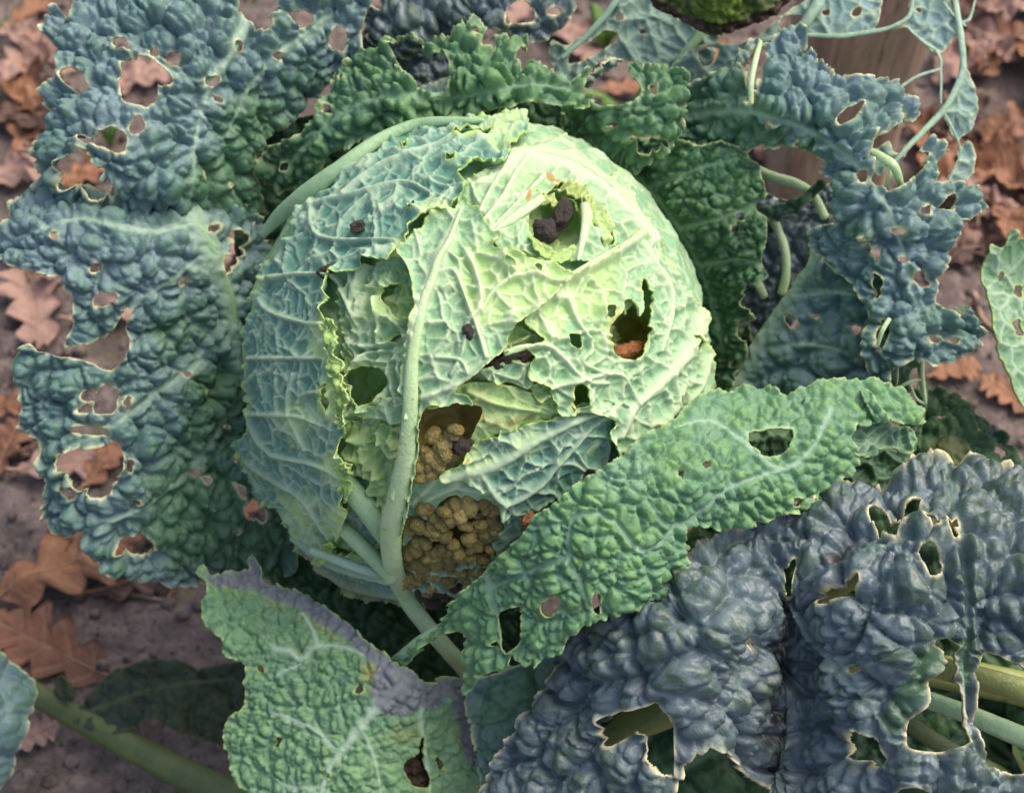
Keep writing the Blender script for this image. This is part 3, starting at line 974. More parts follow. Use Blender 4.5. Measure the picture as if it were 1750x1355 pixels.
# --- upper right wrapper with the arched pale rib
W2 = [(780, 330), (800, 300), (840, 280), (868, 262), (900, 250), (918, 242), (945, 236), (970, 226), (985, 245), (989, 254), (1017, 280), (1045, 300), (1050, 290), (1071, 285), (1080, 320), (1088, 345), (1112, 380), (1150, 435), (1166, 475), (1195, 520), (1120, 480), (1060, 440), (1000, 445), (960, 440), (900, 430), (860, 420), (820, 400), (790, 370)]
l2, f2 = hleaf('wrapper_leaf', cab, W2, None, 'pale', head=2, c1=50, a1=5, c2=24, a2=2.8, rag=(2, 16), ruffle=(5, 18, 10), warp=12,
    veins=[([(862, 272), (890, 266), (924, 264), (974, 276), (1017, 301), (1057, 334), (1085, 365), (1120, 410)], 24, 7), ([(905, 270), (880, 300), (850, 350), (815, 385)], 6, 4), ([(840, 396), (870, 378), (900, 357), (928, 338)], 16, 6), ([(1000, 350), (1001, 375), (997, 405), (988, 445)], 14, 5), ([(870, 280), (840, 320), (820, 360)], 5, 3), ([(930, 300), (890, 340), (850, 380)], 4, 3)],
    holes=[[(905, 372), (912, 345), (930, 332), (948, 318), (966, 310), (985, 330), (1000, 352), (996, 392), (980, 424), (936, 428), (912, 402)], [(1004, 338), (1030, 356), (1050, 385), (1056, 408), (1044, 416), (1034, 388), (1018, 364), (1000, 350)]],
    za=[(930, 300, 70, 0.4), (1060, 340, 50, 0.35)], zb=[([(936, 298), (948, 306), (960, 310)], 5, 0.7), ([(903, 338), (906, 328)], 4, 0.8), ([(912, 404), (930, 430), (952, 436)], 5, 0.7)])
tube('midrib', l2, [(862, 272), (890, 266), (924, 264), (974, 276), (1017, 301), (1057, 334), (1085, 365), (1120, 410)], [6, 12, 13, 14, 13, 11, 8, 2], 'rib', f2, 4, 0.5)
tube('cut_rib', l2, [(846, 393), (870, 378), (900, 357), (928, 338)], [3, 7, 8, 7], 'rib', f2, 5, 0.6)
tube('cut_rib', l2, [(1000, 350), (1001, 375), (997, 405), (988, 445)], [8, 7, 6, 2], 'rib', f2, 5, 0.6)
# torn rims of inner leaves round the top hollow
for k_, (pts, h_) in enumerate([([(948, 312), (985, 316), (1018, 338), (1040, 372), (1050, 405), (1034, 412), (1020, 380), (1000, 348), (972, 326)], 8),
                                ([(960, 322), (990, 332), (1012, 358), (1022, 395), (1012, 408), (1000, 372), (985, 348)], -8),
                                ([(905, 336), (925, 330), (950, 335), (970, 350), (962, 356), (940, 346), (915, 345)], -6),
                                ([(908, 395), (935, 420), (960, 425), (985, 415), (980, 440), (950, 448), (920, 432), (905, 412)], 6)]):
    hleaf('torn_leaf', cab, pts, None, 'lime' if k_ % 2 else 'inner', head=h_, c1=60, a1=4, c2=24, a2=2, rag=(3, 10), ruffle=(12, 12, 12), step=2.2, za=[(980, 340, 60, 0.8)])

# --- right wrapper leaf
W3 = [(905, 533), (940, 505), (961, 481), (1000, 462), (1029, 443), (1060, 420), (1082, 400), (1105, 400), (1140, 432), (1166, 480), (1196, 520), (1212, 580), (1226, 640), (1222, 672), (1200, 690), (1140, 730), (1090, 762), (1060, 778), (1040, 748), (1052, 720), (1000, 705), (960, 712), (950, 690), (935, 660), (905, 650), (900, 630), (912, 610), (895, 596), (870, 600), (858, 605), (900, 592), (930, 580), (910, 565), (895, 550)]
l3, f3 = hleaf('wrapper_leaf', cab, W3, None, 'pale', head=6, c1=50, a1=5, c2=22, a2=3, lift=10, rag=(3, 12), ruffle=(7, 14, 12), warp=9,
    veins=[([(1088, 404), (1055, 426), (1029, 443), (990, 466), (961, 483), (930, 508), (900, 540)], 13, 7), ([(963, 483), (975, 520), (990, 555), (1005, 580)], 5, 4), ([(1207, 540), (1192, 580), (1160, 625), (1120, 665), (1085, 695), (1060, 745)], 13, 6),
           ([(1150, 640), (1160, 690), (1130, 730)], 5, 4), ([(1220, 600), (1200, 660), (1180, 690)], 5, 4), ([(1100, 420), (1140, 480), (1150, 530), (1130, 600)], 5, 4), ([(1005, 580), (1010, 600), (995, 620), (1040, 640)], 5, 4),
           ([(870, 600), (930, 590), (960, 610), (1000, 650), (1040, 655)], 5, 4), ([(935, 665), (990, 650), (1060, 640), (1090, 690)], 5, 4)],
    holes=[[(1040, 575), (1044, 556), (1056, 545), (1064, 530), (1066, 516), (1078, 514), (1082, 534), (1090, 545), (1096, 520), (1092, 480), (1104, 486), (1112, 520), (1112, 545), (1104, 575), (1098, 600), (1082, 614), (1058, 610), (1044, 598)],
           [(1028, 530), (1036, 522), (1054, 520), (1052, 538), (1040, 545)], [(970, 574), (982, 572), (992, 584), (990, 594), (978, 594)],
           [(980, 660), (995, 656), (1002, 672), (1000, 690), (990, 700), (976, 700)], [(1184, 575), (1192, 578), (1196, 596), (1188, 600)]],
    za=[(1000, 480, 90, 0.8), (1060, 560, 60, 0.6), (930, 550, 60, 0.7)], zb=[([(1040, 580), (1046, 552), (1062, 536)], 4, 0.7)])
tube('midrib', l3, [(1088, 404), (1055, 426), (1029, 443), (990, 466), (961, 483), (930, 508), (906, 533)], [2, 5, 7, 7, 6, 4, 1], 'rib', f3, 4, 0.45)
tube('midrib', l3, [(1207, 540), (1192, 580), (1160, 625), (1120, 665), (1085, 695)], [3, 7, 7, 5, 1], 'rib', f3, 2, 0.45)
tube('midrib', l3, [(862, 604), (885, 596), (905, 592), (925, 592)], [4, 5, 4, 2], 'rib', f3, 4, 0.42)

# --- centre leaf with the long thick midrib
W4 = [(792, 338), (806, 352), (818, 364), (832, 386), (856, 402), (842, 420), (856, 432), (900, 440), (940, 450), (975, 470), (945, 505), (908, 536), (895, 545), (880, 556), (868, 580), (858, 602), (838, 618), (808, 642), (780, 668), (800, 675), (808, 690), (780, 686), (760, 692), (735, 690), (722, 715), (712, 800), (700, 870), (690, 905), (668, 905), (676, 840), (690, 760), (697, 700), (690, 690), (684, 655), (694, 600), (703, 560), (712, 520), (708, 490), (700, 460), (684, 432), (710, 400), (740, 372), (770, 360)]
l4, f4 = hleaf('wrapper_leaf', cab, W4, None, 'pale', head=13, c1=54, a1=4.6, c2=25, a2=2.6, lift=12, rag=(3, 12), ruffle=(6, 14, 11), warp=10,
    veins=[([(770, 405), (748, 444), (739, 476), (722, 518), (712, 570), (704, 620), (701, 700), (694, 775), (680, 845)], 13, 3), ([(795, 428), (812, 460), (822, 500), (818, 525), (803, 545)], 6, 5), ([(740, 470), (775, 462), (800, 520), (820, 575), (830, 610)], 5, 4), ([(822, 530), (850, 490), (900, 470), (960, 485)], 5, 4),
           ([(722, 679), (768, 662), (808, 642), (838, 618), (858, 602)], 6, 5), ([(860, 440), (870, 480)], 4, 3), ([(745, 610), (786, 615), (800, 640)], 4, 3), ([(800, 545), (790, 600), (770, 640)], 4, 3)],
    holes=[[(862, 450), (872, 444), (880, 452), (876, 462), (864, 462)], [(912, 456), (920, 450), (924, 466), (914, 468)]],
    za=[(860, 480, 100, 0.75), (760, 560, 60, 0.3), (920, 470, 80, 0.8)])
tube('midrib', l4, [(790, 352), (768, 410), (748, 444), (739, 476), (722, 518), (712, 570), (704, 620), (701, 700), (694, 775), (680, 845), (668, 905), (672, 966), (694, 1021), (730, 1070), (765, 1110), (810, 1160)],
     [2, 4, 5, 6, 7, 8, 9, 11, 13, 15, 17, 16, 15, 15, 15, 15], 'rib', lambda u, v: head_z(u, np.minimum(v, 1015)) + 12 - np.maximum(v - 960, 0) * 1.1, 9, 0.6)

# --- lower right wrapper
W5 = [(752, 812), (765, 800), (790, 790), (800, 770), (830, 752), (850, 745), (862, 730), (885, 738), (900, 728), (940, 716), (1000, 690), (1050, 690), (1075, 760), (1060, 800), (1000, 850), (950, 880), (900, 905), (862, 890), (850, 868), (830, 840), (800, 825), (770, 822)]
l5, f5 = hleaf('wrapper_leaf', cab, W5, None, 'head', head=-8, c1=50, a1=6, c2=24, a2=3, lift=6, rag=(3, 12), ruffle=(5, 14, 10), warp=9,
    veins=[([(757, 815), (845, 797), (919, 752), (993, 716), (1040, 700)], 12, 6), ([(827, 815), (864, 860), (919, 834), (956, 793), (1008, 734)], 6, 5), ([(864, 860), (858, 885)], 6, 4)],
    za=[(790, 800, 60, 0.6), (900, 750, 60, 0.4)], zb=[([(784, 796), (800, 786)], 4, 0.6), ([(820, 762), (850, 742)], 4, 0.6)])
tube('midrib', l5, [(752, 818), (800, 808), (845, 796), (885, 775), (919, 753), (960, 733), (1000, 716)], [5, 6, 6, 5, 4, 3, 1], 'rib', f5, 3, 0.45)
# smooth flaps under it
hleaf('wrapper_leaf', cab, [(820, 922), (850, 905), (862, 880), (900, 880), (960, 860), (1000, 850), (960, 920), (880, 990), (840, 1010), (850, 960), (838, 930)], None, 'head', head=-22, c1=90, a1=4, c2=40, a2=2, rag=(2, 14), za=[(880, 900, 60, 0.4)])
hleaf('wrapper_leaf', cab, [(690, 830), (720, 820), (770, 820), (810, 815), (845, 850), (850, 880), (800, 860), (770, 850), (740, 880), (715, 960), (690, 960)], None, 'pale', head=-18, c1=90, a1=4, c2=44, a2=2, rag=(2, 14))
hleaf('wrapper_leaf', cab, [(725, 690), (745, 672), (800, 655), (850, 655), (905, 670), (960, 700), (945, 718), (890, 735), (850, 745), (800, 770), (812, 735), (824, 700), (800, 690), (770, 690), (735, 700)], None, 'inner', head=-10, c1=90, a1=5, c2=36, a2=2, rag=(2, 12),
      veins=[([(800, 668), (850, 690), (920, 702)], 7, 5)], zb=[([(868, 724), (890, 716), (914, 716)], 10, 0.42), ([(820, 742), (836, 730), (850, 722)], 10, 0.42), ([(822, 700), (826, 720)], 5, 0.6)])
hleaf('torn_leaf', cab, [(822, 632), (845, 626), (870, 615), (905, 618), (915, 640), (905, 664), (890, 662), (872, 655), (850, 656), (832, 648)], None, 'pale', head=-2, c1=34, a1=7, c2=20, a2=2, rag=(3, 12), ruffle=(8, 14, 12))
hleaf('torn_leaf', cab, [(910, 662), (935, 655), (975, 660), (985, 690), (975, 712), (955, 708), (945, 694), (925, 690)], None, 'inner', head=0, c1=34, a1=8, c2=20, a2=2, rag=(3, 12), ruffle=(8, 14, 12))
hleaf('torn_leaf', cab, [(852, 565), (880, 548), (905, 545), (925, 565), (930, 585), (900, 594), (870, 600), (850, 592)], None, 'inner', head=-12, c1=40, a1=10, c2=20, a2=2, rag=(3, 12), ruffle=(8, 14, 12))
hleaf('torn_leaf', cab, [(1016, 525), (1018, 492), (1040, 474), (1070, 464), (1094, 468), (1096, 515), (1082, 518), (1075, 538), (1066, 516), (1040, 522), (1026, 540)], None, 'pale', head=-2, c1=80, a1=4, c2=36, a2=2, rag=(2, 10), ruffle=(5, 14, 10), za=[(1060, 490, 50, 0.5)])

# --- crumpled inner leaves left of the midrib
hleaf('torn_leaf', cab, [(576, 470), (612, 456), (660, 446), (690, 440), (705, 480), (712, 510), (706, 560), (698, 620), (690, 690), (660, 690), (640, 700), (610, 705), (590, 710), (580, 670), (575, 620), (580, 580), (570, 540), (576, 505)], None, 'pale', head=-8, c1=54, a1=7, c2=26, a2=3, rag=(4, 12), ruffle=(9, 14, 14), crumple=(22, 46),
      veins=[([(624, 452), (606, 490), (596, 520), (604, 555)], 7, 6), ([(576, 475), (590, 510), (598, 535)], 5, 5), ([(642, 510), (645, 545), (640, 585)], 4, 4), ([(600, 590), (640, 590), (690, 575)], 5, 4), ([(590, 660), (612, 610), (650, 600)], 5, 4)],
      holes=[[(596, 650), (602, 632), (636, 626), (650, 645), (652, 668), (632, 690), (606, 688)], [(652, 500), (690, 480), (704, 500), (700, 530), (685, 545), (662, 525)], [(660, 575), (685, 570), (682, 582), (664, 584)]],
      za=[(640, 520, 70, 0.6), (600, 640, 40, 0.7)])
hleaf('torn_leaf', cab, [(640, 470), (700, 460), (712, 500), (706, 555), (670, 550), (645, 520)], None, 'inner', head=-28, c1=50, a1=5, c2=22, a2=3, lift=10, crumple=(16, 26), rag=(2, 12))
hleaf('torn_leaf', cab, [(584, 706), (615, 698), (648, 690), (656, 680), (690, 686), (690, 720), (665, 725), (640, 716), (610, 712)], None, 'pale', head=-2, c1=90, a1=4, c2=40, a2=2, rag=(3, 12), ruffle=(6, 14, 10))
hleaf('torn_leaf', cab, [(582, 715), (640, 720), (690, 740), (688, 800), (672, 870), (640, 850), (610, 815), (588, 790), (590, 750)], None, 'inner', head=-24, c1=44, a1=8, c2=22, a2=4, crumple=(26, 34), rag=(4, 12), ruffle=(8, 14, 14))
tube('rib', cab, [(585, 716, 262), (620, 726, 285), (660, 750, 300), (690, 770, 305)], [9, 11, 11, 9], 'rib')
tube('rib', cab, [(540, 758, 215), (575, 800, 255), (600, 835, 268), (630, 872, 262), (655, 905, 245), (672, 935, 225)], [10, 14, 17, 18, 19, 15], 'ribgreen')
tube('rib', cab, [(555, 880, 195), (588, 905, 212), (620, 935, 205), (650, 965, 190), (670, 990, 170)], [8, 12, 13, 13, 12], 'ribgreen')
tube('rib', cab, [(530, 940, 150), (590, 962, 162), (640, 978, 158), (676, 992, 140)], [6, 8, 9, 8], 'ribblue')
hleaf('torn_leaf', cab, [(592, 830), (625, 870), (660, 910), (672, 960), (690, 1015), (660, 1000), (620, 960), (590, 920), (570, 900), (590, 870)], None, 'head', head=-26, c1=50, a1=6, c2=24, a2=3, crumple=(8, 40), rag=(3, 12))
# lower shell of the head
hleaf('wrapper_leaf', cab, [(480, 880), (520, 920), (560, 945), (620, 955), (680, 960), (760, 965), (850, 960), (880, 985), (850, 1010), (790, 1030), (730, 1040), (690, 1040), (640, 1036), (590, 1016), (545, 985), (500, 940)], None, 'head', head=-14, c1=70, a1=9, c2=30, a2=4, rag=(3, 14),
      veins=[([(500, 920), (560, 965), (620, 985), (690, 1000)], 6, 5), ([(540, 970), (600, 1005), (680, 1022)], 6, 5)])

# ---------------- frass
def pellet(name, parent, x, y, d, r, mat, elong=1.0, ang=0.0, seed=0, lump=0.22):
    n1, n2 = 20, 28
    th = np.linspace(0, math.pi, n1)
    ph = np.linspace(0, 2 * math.pi, n2, endpoint=False)
    T, Pp = np.meshgrid(th, ph, indexing='ij')
    v = np.stack([np.sin(T) * np.cos(Pp), np.sin(T) * np.sin(Pp), np.cos(T)], -1).reshape(-1, 3)
    v = v * (1 + lump * fbm(v + seed * 3.1, 0.9, seed % 40, 2) + 0.55 * lump * fbm(v + seed, 0.3, seed % 31, 2))[:, None]
    v[:, 0] *= elong
    ca, sa = math.cos(ang), math.sin(ang)
    v = np.stack([ca * v[:, 0] - sa * v[:, 1], sa * v[:, 0] + ca * v[:, 1], v[:, 2]], -1)
    s = S(np.array([x]), np.array([y]), np.array([d]))[0] + r * v
    ids = np.arange(n1 * n2).reshape(n1, n2)
    f = np.stack([ids[:-1], np.roll(ids[:-1], -1, 1), np.roll(ids[1:], -1, 1), ids[1:]], -1).reshape(-1, 4)
    return mesh_obj(name, to_world(s), f, M[mat], parent)

rf = random.Random(12)
heap = empty('frass_heap', at(770, 930, 200), 'big heap of wet ochre brown droppings in the eaten base of the cabbage head', 'droppings')
spots = [(725, 868, 14), (743, 884, 16), (714, 898, 17), (735, 906, 17), (760, 913, 16), (700, 905, 15), (795, 856, 17), (803, 868, 16), (775, 860, 14), (830, 872, 16), (842, 885, 16), (822, 895, 17), (788, 880, 17), (770, 890, 14), (700, 940, 17), (712, 934, 18), (728, 928, 15), (690, 946, 13), (752, 940, 16), (745, 960, 17), (720, 962, 18), (700, 982, 17), (692, 992, 14), (715, 990, 17), (742, 982, 16), (768, 965, 18), (785, 945, 16), (800, 920, 17), (815, 935, 16), (830, 915, 15), (805, 950, 17), (825, 955, 16), (790, 975, 17), (812, 975, 16), (765, 990, 15), (740, 1000, 14), (775, 930, 15), (760, 875, 12), (845, 905, 13), (835, 935, 14), (840, 862, 12), (850, 872, 12)]
def heap_d(x, y):
    return head_z(np.array([x]), np.array([y]))[0] - 44 + 36 * math.exp(-((x - 750) ** 2 + (y - 915) ** 2) / 75 ** 2)
for k_, (x, y, r) in enumerate(spots):
    pellet('pellet', heap, x, y, heap_d(x, y) + rf.uniform(-4, 10), r * rf.uniform(0.55, 0.85), 'frass', rf.uniform(1.0, 1.5), rf.uniform(0, 3.1), 40 + k_)
for k_ in range(120):
    bx_, by_, br_ = rf.choice(spots)
    x, y = bx_ + rf.gauss(0, 11), by_ + rf.gauss(0, 11)
    pellet('pellet', heap, x, y, heap_d(x, y) + rf.uniform(-16, 6), rf.uniform(6, 12), 'frass', rf.uniform(1, 1.6), rf.uniform(0, 3.1), 90 + k_)
for k_, (x, y, r) in enumerate([(730, 1012, 14), (738, 1026, 14), (752, 1008, 13), (757, 1004, 12), (780, 998, 14), (720, 1004, 12), (770, 1015, 13), (790, 1010, 13)]):
    dd = head_z(np.array([x]), np.array([y]))[0] - 48
    o_ = pellet('pellet', heap, x, y, dd, r, 'frassdark', 1.2, rf.uniform(0, 3), 140 + k_)
heap2 = empty('frass_heap', at(735, 790, 280), 'small cluster of ochre droppings pressed against the thick midrib', 'droppings')
for k_, (x, y, r) in enumerate([(740, 745, 14), (752, 752, 13), (772, 742, 14), (764, 754, 14), (750, 768, 15), (760, 776, 14), (722, 780, 14), (735, 778, 15), (718, 796, 14), (732, 795, 14), (745, 790, 14), (722, 812, 14), (740, 808, 14), (712, 806, 11), (755, 762, 13), (778, 735, 12)]):
    dd = head_z(np.array([x]), np.array([y]))[0] - 8 + rf.uniform(-4, 4)
    pellet('pellet', heap2, x, y, dd, r * rf.uniform(0.7, 0.95), 'frass', rf.uniform(1.0, 1.35), rf.uniform(0, 3.1), 160 + k_)
for k_ in range(26):
    x, y = rf.uniform(712, 768), rf.uniform(745, 815)
    if abs((x - 740) + (y - 780) * 0.45) < 24:
        pellet('pellet', heap2, x, y, head_z(np.array([x]), np.array([y]))[0] - rf.uniform(4, 14), rf.uniform(6, 10), 'frass', rf.uniform(1, 1.4), rf.uniform(0, 3), 230 + k_)
rust = empty('frass_heap', at(1075, 600, 200), 'short rust brown dropping inside the round hole of the head', 'droppings')
for k_, (x, y, r) in enumerate([(1058, 602, 12), (1070, 600, 12), (1082, 597, 13), (1092, 594, 11)]):
    pellet('pellet', rust, x, y, head_z(np.array([x]), np.array([y]))[0] - 40, r, 'frassrust', 1.1, 0.2, 190 + k_)
def dropping(x, y, r, el, an, seed, label, mat='frassdark', off=14, dd=None):
    d_ = head_z(np.array([float(x)]), np.array([float(y)]))[0] + off if dd is None else dd
    o_ = pellet('dropping', None, x, y, d_, r, mat, el, an, seed, 0.6)
    tag(o_, label, 'dropping')
dropping(957, 374, 16, 1.5, 1.0, 211, 'upper large black dropping inside the hollow at the top of the head', off=-24)
dropping(933, 394, 15, 1.25, -0.7, 212, 'lower lumpy black dropping inside the hollow at the top of the head', off=-20)
dropping(611, 387, 9, 1.3, 0.3, 213, 'small dark dropping lying on the left wrapper leaf of the head', off=18)
dropping(556, 464, 8, 1.6, 0.2, 214, 'flat dark dropping at the edge of the left wrapper leaf', off=22)
dropping(800, 568, 7, 1.5, -1.2, 215, 'tiny black speck of dropping on the pale centre leaf', off=14)
dropping(790, 762, 13, 1.2, 0.4, 216, 'round grey brown dropping beside the ochre cluster by the midrib', off=-14)
dropping(858, 620, 13, 1.6, 0.2, 217, 'dark dropping under the torn lip in the middle of the head', off=-22)
dropping(895, 612, 9, 1.6, 0.5, 218, 'small dark dropping tucked beside the torn lip of the right wrapper', off=-14)
dropping(905, 890, 11, 1.2, 0.2, 219, 'brown dropping half hidden at the edge of the front green leaf', 'frassrust', off=0)

# ---------------- outer leaves of the cabbage
# upper left
DA = [(100, 30, 20), (90, 200, 30), (80, 290, 30), (200, 150, 60), (300, 250, 40), (380, 100, 30), (300, 20, 40), (430, 270, -80), (500, 200, -90), (550, 130, -80), (560, 20, -40), (450, 100, 0), (200, -60, -10), (450, -60, -20), (200, 374, -40), (120, 330, 45), (250, 330, 45), (300, 330, 25), (320, 374, -70), (110, 352, -30), (620, 60, -60)]
lA, fA = leaf('outer_leaf', cab, [(98, 14), (76, 55), (98, 85), (111, 125), (89, 155), (85, 181), (87, 221), (70, 251), (72, 280), (79, 315), (110, 350), (200, 370), (300, 370), (340, 360), (400, 390), (432, 420), (440, 340), (435, 300), (432, 258), (468, 218), (509, 195), (550, 150), (575, 135), (600, 110), (615, 70), (625, 30), (640, -20), (600, -70), (300, -80), (140, -60), (128, 0), (125, 40)], DA, 'blue', c1=44, a1=13, c2=21, a2=4, pinholes=14, rag=(4, 16), ruffle=(6, 24, 20),
    veins=[([(415, 45), (402, 75), (385, 105), (360, 132), (345, 150)], 15, 6), ([(560, 30), (520, 60), (490, 80), (455, 105)], 12, 5), ([(412, 40), (390, 95), (360, 135), (300, 130), (262, 100), (230, 92)], 6, 3), ([(546, 37), (500, 70), (470, 90), (420, 150), (380, 230)], 7, 3), ([(360, 135), (330, 230), (320, 330)], 7, 3)],
    holes=[[(195, 72), (218, 74), (229, 92), (207, 90)], [(258, 88), (273, 88), (273, 103), (260, 100)], [(291, 94), (308, 94), (303, 114), (284, 107)],
           [(221, 107), (258, 103), (291, 129), (290, 148), (271, 151), (269, 170), (243, 188), (212, 173), (203, 144), (210, 125)], [(118, 129), (137, 125), (155, 144), (148, 159), (127, 153)], [(221, 218), (236, 205), (244, 221), (231, 231)],
           [(148, 247), (159, 236), (192, 225), (214, 236), (212, 262), (185, 258)], [(109, 288), (148, 258), (159, 273), (175, 292), (170, 303), (199, 310), (190, 328), (148, 321), (114, 317)],
           [(408, -30), (408, 26), (424, 44), (448, 57), (458, 44), (454, 30), (469, 26), (461, -30)], [(561, 63), (576, 44), (592, 55), (587, 85), (568, 83)], [(485, 30), (520, 18), (530, 40), (500, 48)], [(350, 130), (370, 132), (366, 146), (350, 142)]],
    za=[(440, 230, 90, 0.8), (520, 150, 70, 0.5), (380, 330, 90, 0.9)])  # za paints the greener, shaded side towards the head
tube('midrib', lA, [(415, 45), (402, 75), (385, 105), (360, 132), (345, 150)], [4, 7, 8, 5, 1], 'ribgreen', fA, 5, 0.5)
tube('midrib', lA, [(560, 30), (520, 60), (490, 80), (470, 95)], [3, 6, 5, 1], 'ribgreen', fA, 4, 0.5)

# left, lower
DB = [(330, 380, -20), (390, 560, -110), (430, 720, -160), (470, 900, -190), (300, 500, -10), (200, 430, 60), (60, 420, 50), (0, 430, 20), (200, 600, 0), (110, 620, 20), (60, 700, 0), (150, 760, 20), (260, 700, -30), (330, 800, -100), (200, 880, -20), (110, 880, -40), (250, 970, -90), (400, 970, -210), (420, 420, -120), (200, 322, -10), (110, 322, -10), (300, 335, -50), (200, 378, 60), (90, 375, 50)]
lB, fB = leaf('outer_leaf', cab, [(400, 352), (321, 338), (250, 318), (190, 335), (114, 330), (79, 316), (30, 347), (15, 384), (-4, 417), (0, 440), (48, 461), (100, 472), (111, 490), (124, 505), (127, 550), (114, 579), (112, 605), (75, 600), (60, 582), (40, 592), (32, 620), (36, 660), (44, 700), (40, 735), (75, 755), (78, 790), (83, 830), (80, 880), (110, 910), (124, 912), (146, 905), (165, 945), (200, 972), (250, 990), (310, 998), (370, 990), (430, 985), (500, 970), (500, 900), (450, 800), (450, 600), (460, 480), (450, 400)], DB, 'blue', c1=40, a1=12, c2=20, a2=3.5, pinholes=12, rag=(4, 16), ruffle=(6, 24, 20),
    veins=[([(316, 348), (330, 385), (347, 420), (368, 468), (386, 524), (398, 590), (420, 680)], 30, 9), ([(345, 440), (280, 480), (220, 530), (195, 620), (150, 620)], 6, 3), ([(395, 560), (300, 640), (200, 720), (130, 760)], 8, 4), ([(420, 640), (350, 760), (250, 860), (150, 900)], 7, 3), ([(330, 390), (250, 400), (150, 380), (60, 400)], 6, 3)],
    holes=[[(116, 590), (155, 583), (185, 568), (207, 535), (221, 524), (214, 560), (218, 575), (212, 600), (203, 622), (185, 633), (160, 622), (118, 606), (90, 597)], [(162, 513), (173, 494), (196, 494), (194, 511), (177, 518)],
           [(166, 671), (185, 660), (203, 671), (192, 705), (162, 708)], [(137, 705), (155, 690), (155, 705)], [(144, 672), (162, 668), (164, 686), (146, 686)], [(125, 738), (137, 729), (177, 730), (188, 745), (166, 742), (148, 742)],
           [(109, 775), (122, 767), (170, 760), (199, 753), (205, 771), (203, 800), (192, 819), (188, 841), (173, 845), (148, 834), (129, 812), (111, 790)], [(114, 822), (126, 828), (133, 850), (118, 838)], [(212, 782), (225, 786), (221, 804), (208, 797)],
           [(199, 929), (229, 910), (255, 921), (255, 945), (221, 940)], [(395, 823), (413, 830), (410, 845)], [(340, 814), (354, 815), (347, 824)], [(392, 396), (411, 402), (412, 424), (382, 460), (369, 464), (371, 437), (384, 430)], [(205, 690), (216, 680), (214, 700)],
           [(416, 862), (432, 850), (452, 872), (446, 886), (420, 884)], [(302, 632), (316, 634), (312, 644)]],
    za=[(380, 700, 90, 0.9), (300, 560, 80, 0.5), (330, 870, 110, 0.9), (420, 900, 100, 1), (240, 940, 70, 0.4)])  # shade beside and below the head coloured in as darker green
tube('midrib', lB, [(316, 352), (330, 385), (347, 420), (368, 468), (386, 524), (398, 590), (420, 680)], [5, 13, 17, 19, 18, 12, 2], 'ribgreen', fB, 9, 0.3)

# top band curling over the head
DC = [(460, 290, -90), (550, 230, -30), (620, 200, 10), (700, 180, 20), (850, 150, 30), (950, 150, 10), (680, 90, -20), (800, 60, -10), (890, 80, -20), (600, 130, -40), (1000, 150, -20), (480, 330, -120), (735, 215, -40)]
lC, fC = leaf('outer_leaf', cab, [(446, 290), (461, 251), (502, 236), (535, 214), (550, 180), (575, 132), (600, 108), (627, 92), (672, 76), (712, 72), (735, 85), (756, 74), (786, 66), (812, 37), (827, 59), (856, 74), (893, 68), (905, 84), (893, 96), (923, 118), (945, 122), (967, 146), (993, 124), (999, 137), (982, 159), (1010, 175), (990, 190), (952, 182), (904, 176), (864, 182), (800, 192), (757, 196), (735, 205), (661, 228), (616, 240), (560, 268), (546, 299), (498, 318), (461, 312)], DC, 'green', c1=34, a1=11, c2=17, a2=4, flat=0.5, pinholes=4, rag=(4, 14), ruffle=(6, 20, 16),
    veins=[([(480, 300), (560, 220), (660, 170), (780, 165), (900, 150), (960, 155)], 6, 2)],
    holes=[[(675, 89), (698, 79), (723, 81), (727, 96), (757, 100), (771, 125), (764, 159), (738, 161), (709, 149), (690, 129)], [(806, 61), (816, 63), (812, 79)], [(825, 72), (834, 61), (845, 89), (823, 94)], [(878, 108), (888, 96), (906, 108), (884, 120)]],
    za=[(480, 290, 60, 0.9), (640, 215, 50, 0.4)])
tube('rib', lC, [(688, 128), (708, 150), (738, 163), (766, 160)], [3, 4, 5, 3], 'ribgreen', fC, 6, 0.42)
leaf('inner_leaf', cab, [(700, 160), (735, 140), (775, 125), (800, 140), (780, 175), (730, 178)], [(700, 160, -45), (800, 140, -50), (735, 140, -55), (770, 170, -45)], 'under', mode='vein', c1=40, a1=5, c2=20, a2=2)
# green curl to the right of it
DC2 = [(970, 175, -20), (1050, 200, 15), (1120, 160, 40), (1165, 150, 20), (1100, 240, 0), (1150, 230, 0), (1080, 270, -40), (985, 215, -60), (1080, 120, 0)]
leaf('outer_leaf', cab, [(955, 165), (975, 162), (1005, 168), (1033, 181), (1078, 178), (1097, 155), (1081, 140), (1072, 110), (1096, 110), (1115, 124), (1148, 124), (1172, 143), (1165, 160), (1174, 180), (1160, 205), (1152, 232), (1120, 262), (1095, 285), (1070, 275), (1030, 250), (1000, 230), (974, 205)], DC2, 'green', c1=30, a1=10, c2=15, a2=3.5, flat=0.5, pinholes=2, rag=(4, 14), ruffle=(8, 18, 16),
    holes=[[(1089, 236), (1105, 226), (1122, 228), (1137, 240), (1103, 246)], [(1112, 152), (1122, 150), (1120, 164)]], za=[(1000, 205, 40, 0.8)], veins=[([(960, 165), (1010, 172), (1033, 183)], 6, 3)])
